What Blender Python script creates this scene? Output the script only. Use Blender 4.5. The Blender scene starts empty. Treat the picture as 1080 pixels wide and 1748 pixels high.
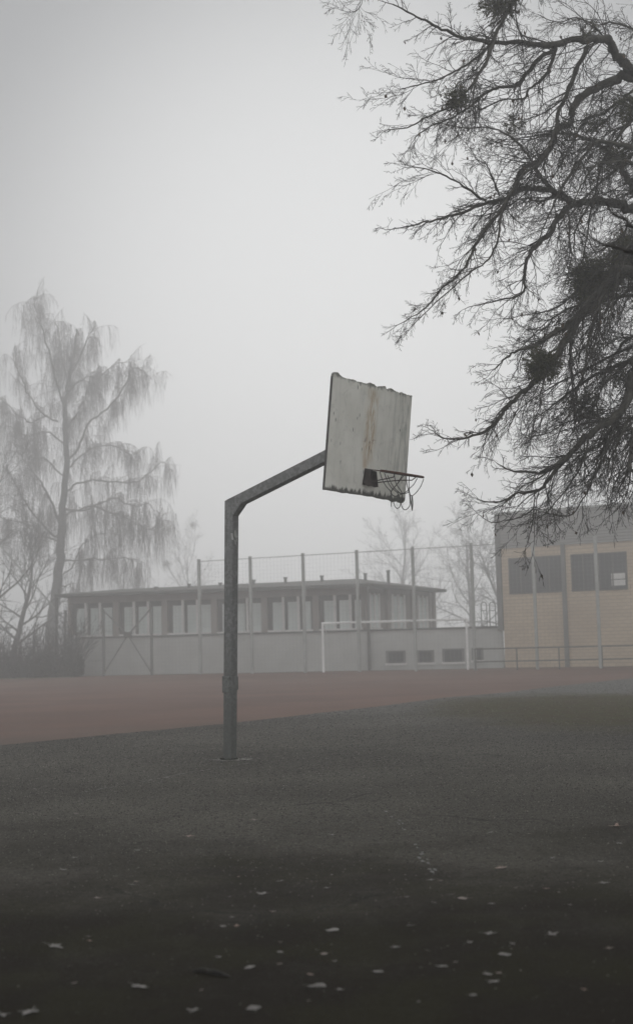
import bpy, math, random
import numpy as np
from mathutils import Matrix, Vector

scene = bpy.context.scene
# ---------------------------------------------------------------- camera
F_PX, CX, CY, CAM_H = 2300.0, 540.0, 874.0, 1.28
PITCH = math.atan((1104 - 874) / F_PX)
ROLL = math.radians(1.37)
_r = np.array([1.0, 0, 0]); _u = np.array([0, -math.sin(PITCH), math.cos(PITCH)])
FW = np.array([0, math.cos(PITCH), math.sin(PITCH)])
RT = math.cos(ROLL) * _r - math.sin(ROLL) * _u
UP = math.sin(ROLL) * _r + math.cos(ROLL) * _u
CAM = np.array([0, 0, CAM_H])
cam_data = bpy.data.cameras.new('camera')
cam = bpy.data.objects.new('camera', cam_data)
scene.collection.objects.link(cam)
cam.matrix_world = Matrix(((RT[0], UP[0], -FW[0], 0), (RT[1], UP[1], -FW[1], 0), (RT[2], UP[2], -FW[2], CAM_H), (0, 0, 0, 1)))
cam_data.sensor_fit = 'VERTICAL'; cam_data.sensor_height = 36.0
cam_data.lens = F_PX / 1748.0 * 36.0
cam_data.clip_end = 2000.0
cam_data.dof.use_dof = True; cam_data.dof.focus_distance = 15.0; cam_data.dof.aperture_fstop = 2.4
scene.camera = cam

# ---------------------------------------------------------------- sky, sun, exposure
SUN_EL, SUN_AZ = math.radians(14), math.radians(2)      # a hidden sun ahead, a little to the right
SKY_STRENGTH = 0.12
world = bpy.data.worlds.new('World'); scene.world = world
world.use_nodes = True
wn = world.node_tree; wn.nodes.clear()
w_out = wn.nodes.new('ShaderNodeOutputWorld'); w_bg = wn.nodes.new('ShaderNodeBackground')
sky = wn.nodes.new('ShaderNodeTexSky'); sky.sky_type = 'NISHITA'; sky.sun_disc = False
sky.sun_elevation = SUN_EL; sky.sun_rotation = SUN_AZ; sky.dust_density = 4.0; sky.air_density = 1.0
hs = wn.nodes.new('ShaderNodeHueSaturation'); hs.inputs['Saturation'].default_value = 0.06
mixs = wn.nodes.new('ShaderNodeMix'); mixs.data_type = 'RGBA'
mixs.inputs['Factor'].default_value = 0.985        # overcast: cloud deck hides most of the clear sky
# cloud deck: brighter towards the hidden sun, duller away from it
tc = wn.nodes.new('ShaderNodeTexCoord')
dotn = wn.nodes.new('ShaderNodeVectorMath'); dotn.operation = 'DOT_PRODUCT'
sd = (math.sin(SUN_AZ) * math.cos(SUN_EL), math.cos(SUN_AZ) * math.cos(SUN_EL), math.sin(SUN_EL))
dotn.inputs[1].default_value = sd
ramp = wn.nodes.new('ShaderNodeValToRGB')
ramp.color_ramp.interpolation = 'EASE'
e = ramp.color_ramp.elements
e[0].position = 0.0; e[0].color = (0.95, 0.955, 0.965, 1)
e[1].position = 1.0; e[1].color = (0.73, 0.738, 0.742, 1)
m1 = e.new(0.948); m1.color = (0.31, 0.318, 0.33, 1)
m2 = e.new(0.82); m2.color = (0.31, 0.318, 0.33, 1); m3 = e.new(0.45); m3.color = (0.74, 0.75, 0.76, 1)
wn.links.new(tc.outputs['Generated'], dotn.inputs[0])
wn.links.new(dotn.outputs['Value'], ramp.inputs['Fac'])
gain = wn.nodes.new('ShaderNodeVectorMath'); gain.operation = 'SCALE'; gain.inputs['Scale'].default_value = 1.0 / SKY_STRENGTH
wn.links.new(ramp.outputs['Color'], gain.inputs[0])
wn.links.new(sky.outputs['Color'], hs.inputs['Color'])
wn.links.new(hs.outputs['Color'], mixs.inputs['A'])
wn.links.new(gain.outputs['Vector'], mixs.inputs['B'])
wn.links.new(mixs.outputs['Result'], w_bg.inputs['Color'])
w_bg.inputs['Strength'].default_value = SKY_STRENGTH
wn.links.new(w_bg.outputs['Background'], w_out.inputs['Surface'])

sun_d = bpy.data.lights.new('sun', 'SUN'); sun_d.energy = 1.1; sun_d.angle = math.radians(60); sun_d.color = (1, 0.985, 0.96)
sun = bpy.data.objects.new('sun', sun_d); scene.collection.objects.link(sun)
sun.rotation_euler = Vector(sd).to_track_quat('Z', 'Y').to_euler()
scene.view_settings.view_transform = 'Standard'; scene.view_settings.look = 'None'
scene.view_settings.gamma = 1.0; scene.view_settings.exposure = 0.0
cy = scene.cycles
cy.volume_bounces = 6; cy.max_bounces = 10; cy.diffuse_bounces = 3; cy.transparent_max_bounces = 12
cy.use_denoising = True
HAZE_DENSITY = 0.0062; HAZE_G = 0.50

# ---------------------------------------------------------------- helpers
def ray(px, py): return FW + RT * ((px - CX) / F_PX) - UP * ((py - CY) / F_PX)
def W(px, py, Y):
    r = ray(px, py); return CAM + r * (Y / r[1])
def G(px, py, z=0.0):
    r = ray(px, py); return CAM + r * ((z - CAM_H) / r[2])

def tag(o, label=None, cat=None, group=None, kind=None):
    if label: o['label'] = label
    if cat: o['category'] = cat
    if group: o['group'] = group
    if kind: o['kind'] = kind
    return o
def link(o, parent=None):
    scene.collection.objects.link(o)
    if parent is not None:
        o.parent = parent
        M = Matrix.Identity(4); p = parent
        while p is not None:
            M = p.matrix_basis @ M if p.parent is None else p.matrix_parent_inverse @ p.matrix_basis @ M
            p = p.parent
        o.matrix_parent_inverse = M.inverted()
    return o
def empty(name, loc, label, cat, group=None):
    o = bpy.data.objects.new(name, None); o.location = Vector([float(v) for v in loc]); o.empty_display_size = 0.3
    link(o); return tag(o, label, cat, group)
def mesh_obj(name, verts, faces, mat, parent=None, smooth=False):
    me = bpy.data.meshes.new(name)
    me.from_pydata([tuple(map(float, v)) for v in verts], [], [tuple(map(int, f)) for f in faces])
    if smooth: me.polygons.foreach_set('use_smooth', [True] * len(me.polygons))
    me.materials.append(mat); me.update()
    return link(bpy.data.objects.new(name, me), parent)

class MB:
    """collects boxes, prisms and polygons for ONE mesh object"""
    def __init__(s): s.v = []; s.f = []
    def hexa(s, p):            # 8 points: bottom ring 0-3 ccw, top ring 4-7
        b = len(s.v); s.v += [tuple(map(float, q)) for q in p]
        s.f += [tuple(b + i for i in q) for q in ((3, 2, 1, 0), (4, 5, 6, 7), (0, 1, 5, 4), (1, 2, 6, 5), (2, 3, 7, 6), (3, 0, 4, 7))]
        return s
    def prism(s, ring_a, ring_b):
        b = len(s.v); n = len(ring_a); s.v += [tuple(map(float, q)) for q in ring_a] + [tuple(map(float, q)) for q in ring_b]
        s.f.append(tuple(b + i for i in range(n))[::-1]); s.f.append(tuple(b + n + i for i in range(n)))
        for i in range(n): j = (i + 1) % n; s.f.append((b + i, b + j, b + n + j, b + n + i))
        return s
    def bar(s, a, b, w, h=None, up=(0, 0, 1)):
        h = h or w; a = np.array(a, float); b = np.array(b, float); t = b - a; t /= np.linalg.norm(t)
        x = np.cross(t, up)
        if np.linalg.norm(x) < 1e-3: x = np.cross(t, (0, 1, 0))
        x /= np.linalg.norm(x); y = np.cross(x, t)
        q = [(-1, -1), (1, -1), (1, 1), (-1, 1)]
        return s.prism([a + x * i * w / 2 + y * j * h / 2 for i, j in q], [b + x * i * w / 2 + y * j * h / 2 for i, j in q])
    def build(s, name, mat, parent=None, smooth=False, bevel=0):
        o = mesh_obj(name, s.v, s.f, mat, parent, smooth)
        if bevel:
            m = o.modifiers.new('bevel', 'BEVEL'); m.width = bevel; m.segments = 3; m.limit_method = 'ANGLE'
        return o

class Tubes:
    """many tapered tubes as one mesh"""
    def __init__(s): s.g = {}
    def add(s, pts, rad, sides=3): s.g.setdefault((len(pts), sides), []).append((pts, rad))
    def build(s, name, mat, parent=None, smooth=True):
        V = []; Fc = []; off = 0
        for (n, k), lst in s.g.items():
            P = np.array([l[0] for l in lst], float); R = np.array([l[1] for l in lst], float)
            T = np.gradient(P, axis=1); T /= np.linalg.norm(T, axis=2, keepdims=True) + 1e-12
            ref = np.where(np.abs(T[:, :1, 2:3]) > 0.8, np.array([1.0, 0.2, 0]), np.array([0.1, 0.2, 1.0]))
            ref = np.broadcast_to(ref, T.shape)
            A = np.cross(T, ref); A /= np.linalg.norm(A, axis=2, keepdims=True) + 1e-12; B = np.cross(T, A)
            ang = np.arange(k) * 2 * math.pi / k
            ring = P[:, :, None, :] + R[:, :, None, None] * (np.cos(ang)[None, None, :, None] * A[:, :, None, :] + np.sin(ang)[None, None, :, None] * B[:, :, None, :])
            M = len(lst); V.append(ring.reshape(-1, 3))
            m, i, j = np.meshgrid(np.arange(M), np.arange(n - 1), np.arange(k), indexing='ij'); j2 = (j + 1) % k
            a = off + (m * n + i) * k
            Fc.append(np.stack([a + j, a + j2, a + k + j2, a + k + j], -1).reshape(-1, 4)); off += M * n * k
        V = np.concatenate(V); Fc = np.concatenate(Fc)
        me = bpy.data.meshes.new(name); me.vertices.add(len(V)); me.vertices.foreach_set('co', V.ravel())
        me.loops.add(Fc.size); me.loops.foreach_set('vertex_index', Fc.ravel().astype(np.int32))
        me.polygons.add(len(Fc)); me.polygons.foreach_set('loop_start', np.arange(0, Fc.size, 4, dtype=np.int32))
        me.update(calc_edges=True)
        if smooth: me.polygons.foreach_set('use_smooth', np.ones(len(Fc), bool))
        me.materials.append(mat); me.validate()
        return link(bpy.data.objects.new(name, me), parent)

class Leaves:
    def __init__(s): s.v = []; s.f = []
    def add(s, c, d, w, l, rnd):
        # a small folded leaf of two quads... kept as a kite
        d = np.array(d); d = d / (np.linalg.norm(d) + 1e-9)
        x = np.cross(d, [rnd.uniform(-1, 1), rnd.uniform(-1, 1), rnd.uniform(-1, 1)]); x /= np.linalg.norm(x) + 1e-9
        b = len(s.v); c = np.array(c)
        s.v += [tuple(c), tuple(c + d * l * .5 + x * w / 2), tuple(c + d * l), tuple(c + d * l * .5 - x * w / 2)]
        s.f.append((b, b + 1, b + 2, b + 3))
    def build(s, name, mat, parent=None): return mesh_obj(name, s.v, s.f, mat, parent)

# ---------------------------------------------------------------- materials
def material(name, c1, c2=None, scale=5.0, rough=0.8, detail=6, stretch=None, bump=0.0, bump_scale=None, metal=0.0, spec=0.3, lo=0.35, hi=0.65):
    m = bpy.data.materials.new(name); m.use_nodes = True; nt = m.node_tree; b = nt.nodes['Principled BSDF']
    b.inputs['Roughness'].default_value = rough; b.inputs['Metallic'].default_value = metal
    b.inputs['Specular IOR Level'].default_value = spec
    b.inputs['Base Color'].default_value = (*c1, 1)
    if c2 is not None or bump:
        t = nt.nodes.new('ShaderNodeTexCoord'); mp = nt.nodes.new('ShaderNodeMapping'); nt.links.new(t.outputs['Object'], mp.inputs[0])
        if stretch: mp.inputs['Scale'].default_value = stretch
        n = nt.nodes.new('ShaderNodeTexNoise'); n.inputs['Scale'].default_value = scale; n.inputs['Detail'].default_value = detail
        n.inputs['Roughness'].default_value = 0.6
        nt.links.new(mp.outputs[0], n.inputs['Vector'])
        if c2 is not None:
            r = nt.nodes.new('ShaderNodeValToRGB'); r.color_ramp.elements[0].position = lo; r.color_ramp.elements[1].position = hi
            r.color_ramp.elements[0].color = (*c1, 1); r.color_ramp.elements[1].color = (*c2, 1)
            nt.links.new(n.outputs['Fac'], r.inputs['Fac']); nt.links.new(r.outputs['Color'], b.inputs['Base Color'])
        if bump:
            n2 = nt.nodes.new('ShaderNodeTexNoise'); n2.inputs['Scale'].default_value = bump_scale or scale * 4; n2.inputs['Detail'].default_value = 4
            nt.links.new(mp.outputs[0], n2.inputs['Vector'])
            bp = nt.nodes.new('ShaderNodeBump'); bp.inputs['Strength'].default_value = bump; bp.inputs['Distance'].default_value = 0.02
            nt.links.new(n2.outputs['Fac'], bp.inputs['Height']); nt.links.new(bp.outputs['Normal'], b.inputs['Normal'])
    return m

class NG:
    """tiny node-graph helper"""
    def __init__(s, name, rough=0.9, spec=0.25):
        s.m = bpy.data.materials.new(name); s.m.use_nodes = True; s.nt = s.m.node_tree; s.b = s.nt.nodes['Principled BSDF']
        s.b.inputs['Roughness'].default_value = rough; s.b.inputs['Specular IOR Level'].default_value = spec
        s.co = s.nt.nodes.new('ShaderNodeTexCoord').outputs['Object']
        sp = s.nt.nodes.new('ShaderNodeSeparateXYZ'); s.nt.links.new(s.co, sp.inputs[0]); s.x, s.y, s.z = sp.outputs
    def noise(s, scale, detail=5, stretch=None, rough=0.55, dist=0.0):
        v = s.co
        if stretch:
            mp = s.nt.nodes.new('ShaderNodeMapping'); mp.inputs['Scale'].default_value = stretch; s.nt.links.new(v, mp.inputs[0]); v = mp.outputs[0]
        n = s.nt.nodes.new('ShaderNodeTexNoise'); n.inputs['Scale'].default_value = scale; n.inputs['Detail'].default_value = detail
        n.inputs['Roughness'].default_value = rough; n.inputs['Distortion'].default_value = dist
        s.nt.links.new(v, n.inputs['Vector']); return n.outputs['Fac']
    def math(s, op, a, b=0.0, c=None, clamp=False):
        n = s.nt.nodes.new('ShaderNodeMath'); n.operation = op; n.use_clamp = clamp
        for i, q in enumerate((a, b) if c is None else (a, b, c)):
            if isinstance(q, (int, float)): n.inputs[i].default_value = q
            else: s.nt.links.new(q, n.inputs[i])
        return n.outputs[0]
    def step(s, v, lo, hi):   # smooth 0..1
        n = s.nt.nodes.new('ShaderNodeMapRange'); n.interpolation_type = 'SMOOTHSTEP'
        s.nt.links.new(v, n.inputs['Value']); n.inputs['From Min'].default_value = lo; n.inputs['From Max'].default_value = hi
        if lo > hi:
            n.inputs['From Min'].default_value = hi; n.inputs['From Max'].default_value = lo
            n.inputs['To Min'].default_value = 1; n.inputs['To Max'].default_value = 0
        return n.outputs['Result']
    def mix(s, f, a, b):
        n = s.nt.nodes.new('ShaderNodeMix'); n.data_type = 'RGBA'
        for key, q in (('Factor', f), ('A', a), ('B', b)):
            if isinstance(q, (int, float)): n.inputs[key].default_value = q
            elif isinstance(q, tuple): n.inputs[key].default_value = (*q, 1)
            else: s.nt.links.new(q, n.inputs[key])
        return n.outputs['Result']
    def done(s, col, height=None, strength=0.3, dist=0.01):
        s.nt.links.new(col, s.b.inputs['Base Color'])
        if height is not None:
            bp = s.nt.nodes.new('ShaderNodeBump'); bp.inputs['Strength'].default_value = strength; bp.inputs['Distance'].default_value = dist
            s.nt.links.new(height, bp.inputs['Height']); s.nt.links.new(bp.outputs['Normal'], s.b.inputs['Normal'])
        return s.m

# asphalt: stone specks, worn lighter zones, moss in the damp places with shade painted in front, cracks
a = NG('asphalt', 0.95, 0.06)
grain = a.noise(55, 4, rough=0.85); grain2 = a.noise(17, 6, rough=0.85); big = a.noise(0.35, 6); mid = a.noise(2.2, 6, rough=0.65)
base = a.mix(a.step(big, 0.35, 0.68), (0.046, 0.042, 0.034), (0.082, 0.076, 0.063))
base = a.mix(a.math('MULTIPLY', a.step(mid, 0.50, 0.72), 0.45), base, (0.036, 0.034, 0.029))
spk = a.step(grain, 0.52, 0.64); base = a.mix(a.math('MULTIPLY', spk, 0.55), base, (0.23, 0.22, 0.20))
drk = a.step(grain2, 0.52, 0.40); base = a.mix(a.math('MULTIPLY', drk, 0.65), base, (0.016, 0.015, 0.013))
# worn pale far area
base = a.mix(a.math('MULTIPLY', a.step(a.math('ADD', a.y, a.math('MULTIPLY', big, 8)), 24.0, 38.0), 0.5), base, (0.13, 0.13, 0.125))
# moss and dirt in front, foreground shade painted into the same dark colour
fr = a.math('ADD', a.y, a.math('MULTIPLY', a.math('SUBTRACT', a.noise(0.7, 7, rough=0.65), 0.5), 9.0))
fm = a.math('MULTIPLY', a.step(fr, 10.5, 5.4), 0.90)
moss_shade_col = a.mix(a.step(a.noise(1.6, 5), 0.4, 0.62), (0.0075, 0.0046, 0.0012), (0.0120, 0.0105, 0.0018))
moss_shade_col = a.mix(a.math('MULTIPLY', spk, 0.2), moss_shade_col, (0.035, 0.031, 0.024))
base = a.mix(fm, base, moss_shade_col)
# moss patch to the right
pc = G(1000, 1214)
dx = a.math('DIVIDE', a.math('SUBTRACT', a.x, 5.6), 3.9); dy = a.math('DIVIDE', a.math('SUBTRACT', a.y, 26.0), 8.0)
rr = a.math('ADD', a.math('MULTIPLY', dx, dx), a.math('MULTIPLY', dy, dy))
rr = a.math('ADD', rr, a.math('MULTIPLY', a.math('SUBTRACT', a.noise(0.5, 7, rough=0.7), 0.5), 1.8))
base = a.mix(a.math('MULTIPLY', a.step(rr, 1.2, 0.25), 0.92), base, a.mix(a.step(mid, .4, .6), (0.032, 0.018, 0.003), (0.036, 0.036, 0.004)))
# cracks
vo = a.nt.nodes.new('ShaderNodeTexVoronoi'); vo.feature = 'DISTANCE_TO_EDGE'; vo.inputs['Scale'].default_value = 0.42
mpv = a.nt.nodes.new('ShaderNodeVectorMath'); mpv.operation = 'ADD'
nv = a.nt.nodes.new('ShaderNodeTexNoise'); nv.inputs['Scale'].default_value = 1.1; nv.inputs['Detail'].default_value = 6; a.nt.links.new(a.co, nv.inputs['Vector'])
a.nt.links.new(a.co, mpv.inputs[0]); a.nt.links.new(nv.outputs['Color'], mpv.inputs[1]); a.nt.links.new(mpv.outputs[0], vo.inputs['Vector'])
cr = a.math('MULTIPLY', a.step(vo.outputs['Distance'], 0.012, 0.003), a.step(a.noise(0.55, 3), 0.52, 0.60))
base = a.mix(a.math('MULTIPLY', cr, 0.8), base, (0.012, 0.012, 0.009))
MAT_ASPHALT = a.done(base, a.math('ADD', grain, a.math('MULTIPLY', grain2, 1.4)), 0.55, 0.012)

r = NG('red_sports_surface', 0.9, 0.2)
rc = r.mix(r.step(r.noise(0.25, 6), 0.35, 0.65), (0.074, 0.037, 0.025), (0.108, 0.055, 0.038))
rc = r.mix(r.math('MULTIPLY', r.step(r.noise(0.8, 6, stretch=(0.25, 1, 1)), 0.5, 0.7), 0.4), rc, (0.062, 0.040, 0.032))
rc = r.mix(r.math('MULTIPLY', r.step(r.math('ADD', r.y, r.math('MULTIPLY', r.noise(0.4, 5), 6)), 30, 20), 0.7), rc, (0.062, 0.046, 0.036))
rc = r.mix(r.math('MULTIPLY', r.step(r.noise(60, 3), 0.5, 0.7), 0.3), rc, (0.26, 0.17, 0.14))
MAT_RED = r.done(rc, r.noise(60, 3), 0.3, 0.01)
MAT_SOIL = material('soil_and_turf', (0.030, 0.032, 0.018), (0.060, 0.056, 0.036), 0.8, 0.95)
MAT_TURF = material('winter_turf', (0.055, 0.060, 0.032), (0.120, 0.115, 0.075), 3.0, 0.95)
MAT_JOINT = material('mossy_joint', (0.010, 0.011, 0.007), (0.030, 0.030, 0.018), 6.0, 0.95)
MAT_OLDPAINT = material('worn_white_paint', (0.075, 0.074, 0.07), (0.15, 0.148, 0.14), 30.0, 0.8, lo=.4, hi=.6)
MAT_CONCRETE = material('crumbling_concrete', (0.06, 0.057, 0.05), (0.30, 0.29, 0.265), 45.0, 0.95, bump=0.8, bump_scale=60, lo=.42, hi=.62)

g = NG('galvanised_steel', 0.55, 0.4); g.b.inputs['Metallic'].default_value = 0.25
gc = g.mix(g.step(g.noise(22, 5, dist=0.6), 0.40, 0.62), (0.140, 0.142, 0.140), (0.225, 0.227, 0.224))
gc = g.mix(g.math('MULTIPLY', g.step(g.noise(5, 6), 0.48, 0.7), 0.6), gc, (0.14, 0.145, 0.14))
gc = g.mix(g.math('MULTIPLY', g.step(g.noise(14, 5, stretch=(1, 1, 0.12)), 0.58, 0.72), 0.35), gc, (0.27, 0.275, 0.275))
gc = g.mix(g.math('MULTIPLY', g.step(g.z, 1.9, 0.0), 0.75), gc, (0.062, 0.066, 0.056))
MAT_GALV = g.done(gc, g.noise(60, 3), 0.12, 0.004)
MAT_GALV_DARK = material('weathered_galvanised_plate', (0.10, 0.105, 0.10), (0.18, 0.185, 0.175), 30, 0.7, bump=0.2)
MAT_RUST = material('rusty_dark_steel', (0.040, 0.018, 0.013), (0.105, 0.042, 0.028), 35, 0.8, bump=0.3)
MAT_BRACKET = material('dark_bracket_steel', (0.030, 0.026, 0.024), (0.065, 0.048, 0.040), 30, 0.7, bump=0.2)
MAT_CHAIN = material('tarnished_chain', (0.045, 0.042, 0.040), (0.12, 0.11, 0.105), 90, 0.6, metal=0.3)
MAT_STICKER = material('torn_paper_sticker', (0.33, 0.33, 0.32), (0.50, 0.50, 0.49), 40, 0.7)

MAT_BARK = material('wet_dark_bark', (0.016, 0.0145, 0.012), (0.040, 0.037, 0.030), 14, 0.9, bump=0.6, bump_scale=30)
MAT_LIMB = material('lichened_limb_bark', (0.026, 0.024, 0.020), (0.075, 0.071, 0.058), 9, 0.9, bump=0.6, bump_scale=30)
MAT_TWIG = material('twig_bark', (0.020, 0.018, 0.015), (0.040, 0.036, 0.030), 3, 0.9)
MAT_DRYLEAF = material('dry_brown_leaf', (0.035, 0.024, 0.014), (0.085, 0.052, 0.028), 8, 0.9)
MAT_MISTLE = material('mistletoe_leaf', (0.035, 0.036, 0.016), (0.085, 0.085, 0.040), 10, 0.8)
MAT_BIRCH = material('birch_bark', (0.025, 0.023, 0.021), (0.085, 0.08, 0.073), 3.5, 0.9, stretch=(1, 1, 3), lo=.45, hi=.62)
MAT_BIRCHTWIG = material('birch_twig', (0.06, 0.05, 0.043), (0.10, 0.085, 0.073), 1.5, 0.9)
MAT_SHRUB = material('evergreen_shrub_leaf', (0.010, 0.012, 0.007), (0.030, 0.032, 0.018), 1.2, 0.9)
MAT_FARTWIG = material('far_tree_bark', (0.035, 0.032, 0.028), (0.07, 0.065, 0.06), 2, 0.9)

MAT_POST = material('grey_fence_steel', (0.26, 0.27, 0.255), (0.34, 0.35, 0.335), 3, 0.6)
MAT_WIRE = material('grey_fence_wire', (0.2, 0.2, 0.19), (0.26, 0.26, 0.25), 3, 0.6)
MAT_GOAL = material('white_goal_paint', (0.68, 0.68, 0.67), (0.80, 0.80, 0.79), 3, 0.5)
MAT_RENDER = material('grey_rendered_wall', (0.36, 0.365, 0.345), (0.46, 0.465, 0.445), 0.7, 0.9, lo=.3, hi=.7)
MAT_COPING = material('dark_metal_coping', (0.07, 0.066, 0.062), (0.11, 0.105, 0.098), 2, 0.7)
MAT_BAND = material('brown_timber_panel', (0.20, 0.178, 0.162), (0.27, 0.245, 0.225), 1.2, 0.8, stretch=(1, 1, .2))
MAT_ROOF = material('dark_roof_felt', (0.065, 0.064, 0.058), (0.105, 0.103, 0.095), 1.0, 0.9)
MAT_MULLION = material('pale_window_mullion', (0.52, 0.51, 0.49), (0.62, 0.61, 0.59), 2, 0.6)
MAT_PANE = material('frosted_pale_pane', (0.46, 0.51, 0.485), (0.58, 0.62, 0.60), 0.6, 0.35, spec=0.5)
MAT_DARKPANE = material('dark_window_glass', (0.020, 0.021, 0.022), (0.05, 0.052, 0.055), 0.5, 0.4, spec=0.3)
MAT_CLAD = NG('grey_ribbed_cladding', 0.6, 0.4)
c_ = MAT_CLAD; rib = c_.math('SINE', c_.math('MULTIPLY', c_.z, 2 * math.pi / 0.15))
MAT_CLAD = c_.done(c_.mix(c_.math('MULTIPLY', c_.math('ADD', rib, 1), 0.5), (0.17, 0.168, 0.16), (0.22, 0.217, 0.208)), rib, 0.4, 0.03)
MAT_TRIM = material('grey_metal_trim', (0.12, 0.12, 0.115), (0.16, 0.16, 0.155), 1, 0.6)
bk = NG('tan_brick', 0.9, 0.2)
bt = bk.nt.nodes.new('ShaderNodeTexBrick'); cmb = bk.nt.nodes.new('ShaderNodeCombineXYZ')
bk.nt.links.new(bk.math('ADD', bk.math('MULTIPLY', bk.x, 1.1), bk.math('MULTIPLY', bk.y, -0.35)), cmb.inputs[0]); bk.nt.links.new(bk.z, cmb.inputs[1])
bk.nt.links.new(cmb.outputs[0], bt.inputs['Vector']); bt.inputs['Scale'].default_value = 1.0
bt.inputs['Brick Width'].default_value = 0.50; bt.inputs['Row Height'].default_value = 0.17; bt.inputs['Mortar Size'].default_value = 0.012
bt.inputs['Color1'].default_value = (0.45, 0.365, 0.265, 1); bt.inputs['Color2'].default_value = (0.50, 0.41, 0.30, 1); bt.inputs['Mortar'].default_value = (0.29, 0.23, 0.17, 1)
MAT_BRICK = bk.done(bk.mix(bk.math('MULTIPLY', bk.step(bk.noise(0.5, 5), .4, .7), .35), bt.outputs['Color'], (0.33, 0.26, 0.20)))

# ---------------------------------------------------------------- the ground
def sheet(name, ring, z, mat, thick=0.0):
    o = mesh_obj(name, [(p[0], p[1], z) for p in ring], [tuple(range(len(ring)))], mat)
    return tag(o, kind='structure')
border_px = [(0, 1272), (100, 1262.5), (200, 1252.5), (290, 1244), (380, 1235.5), (460, 1227), (540, 1217.5), (640, 1206.5), (700, 1198.5), (760, 1190.5), (860, 1182), (960, 1170), (1080, 1157.5)]
border = [G(*p)[:2] for p in border_px]
# keep the line smooth in plan and carry it beyond the frame on both sides
l0 = border[0] + (border[0] - border[2]) / np.linalg.norm(border[0] - border[2]) * 40
l1 = border[-1] + (border[-1] - border[-2]) / np.linalg.norm(border[-1] - border[-2]) * 25
bl = [l0] + border + [l1]
rb = random.Random(4); fine = []
for p, q in zip(bl[:-1], bl[1:]):
    n = max(2, int(np.linalg.norm(q - p) / 0.3))
    for i in range(n):
        c = p + (q - p) * i / n; fine.append(c + np.array([rb.gauss(0, .012), rb.gauss(0, .025)]))
fine.append(bl[-1])
sheet('ground', [(-245, -60), (245, -60), (245, 245), (-245, 245)], -0.03, MAT_SOIL)
av = [(p[0], p[1], 0.0) for p in fine] + [(p[0], -40, 0.0) for p in fine]; nf = len(fine)
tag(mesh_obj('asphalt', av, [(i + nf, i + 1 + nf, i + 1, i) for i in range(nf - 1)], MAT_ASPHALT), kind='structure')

# one straight frame per wall or fence
class Frame:
    def __init__(s, A, B):
        s.A = np.array([A[0], A[1], 0.0]); B = np.array([B[0], B[1], 0.0]); s.L = float(np.linalg.norm(B - s.A)); s.t = (B - s.A) / s.L
        s.n = np.array([s.t[1], -s.t[0], 0.0])          # outwards, to the viewer when A is left of B
    def p(s, a, h, d=0.0): return s.A + s.t * a + s.n * d + np.array([0, 0, h])
    def on(s, px, py, d=0.0):
        r = ray(px, py); O = s.A + s.n * d; k = ((O - CAM) @ s.n) / (r @ s.n); P = CAM + r * k
        return float((P - s.A) @ s.t), float(P[2])
    def box(s, mb, a0, a1, h0, h1, d0, d1):
        mb.hexa([s.p(a0, h0, d1), s.p(a1, h0, d1), s.p(a1, h0, d0), s.p(a0, h0, d0), s.p(a0, h1, d1), s.p(a1, h1, d1), s.p(a1, h1, d0), s.p(a0, h1, d0)])
        return mb
def at(px, Y): return np.array([W(px, 1140, Y)[0], Y])

FENCE = Frame(at(339, 71.0), at(806, 64.2))
PAV = Frame(at(113, 74.5), at(628, 70.6))
GYM = Frame(at(857, 68.6), at(1082, 65.0))

f0 = GYM.p(14, 0, 0.05); f1 = GYM.p(0, 0, 0.05); f2 = PAV.p(-1.0, 0, 0.05); f3 = PAV.p(-40, 0, -1)
far = [(-70, 2.0), (70, 2.0), (70, float(f0[1])), (f0[0], f0[1]), (f1[0], f1[1]), (f2[0], f2[1]), (f3[0], f3[1])]
sheet('sports_field', far, -0.008, MAT_RED)
# mossy joint between asphalt and red surface: a thin irregular lip
jv = []; jf = []
for i, p in enumerate(fine):
    w = abs(rb.gauss(0.004, 0.012)) + 0.003
    jv += [(p[0], p[1] - w, 0.004), (p[0] + 0.005, p[1] + w * 0.5, 0.004)]
    if i and rb.random() < 0.7: jf.append((2 * i - 2, 2 * i, 2 * i + 1, 2 * i - 1))
tag(mesh_obj('paving_joint', jv, jf, MAT_JOINT), kind='structure')
# verge at the far left
vg = [tuple(G(x, y)[:2]) for x, y in ((-260, 1164), (0, 1160), (60, 1158.5), (128, 1156.5))] + [tuple(PAV.p(-1, 0, -3)[:2]), tuple(PAV.p(-22, 0, -3)[:2])]
sheet('grass_verge', vg, 0.01, MAT_TURF)

# faint worn court line near the post, in broken flecks
rl = random.Random(11)
def flecks(path, width, dens, name, z=0.004, mat=MAT_OLDPAINT):
    mb = MB()
    P = [G(*p)[:2] for p in path]
    for p, q in zip(P[:-1], P[1:]):
        L = np.linalg.norm(q - p); t = (q - p) / L; nn = np.array([-t[1], t[0]]); n = int(L * dens)
        for _ in range(n):
            c = p + t * rl.uniform(0, L) + nn * rl.gauss(0, width * .4); s = rl.uniform(.008, .032)
            k = rl.randint(5, 7); b = len(mb.v)
            a0 = rl.uniform(0, 6)
            for i in range(k):
                a_ = a0 + i * 2 * math.pi / k; rr_ = s * rl.uniform(.5, 1.1)
                off = t * math.cos(a_) * rr_ * 1.8 + nn * math.sin(a_) * rr_ * .5
                mb.v.append((c[0] + off[0], c[1] + off[1], z))
            mb.f.append(tuple(range(b, b + k)))
    return tag(mb.build(name, mat), kind='structure')
flecks([(145, 1352), (230, 1337), (330, 1318), (425, 1303), (450, 1299)], 0.035, 16, 'court_line')
flecks([(560, 1306), (600, 1303), (690, 1295)], 0.10, 6, 'court_line')
flecks([(660, 1385), (700, 1425), (725, 1470), (748, 1505)], 0.035, 9, 'court_line')

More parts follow.
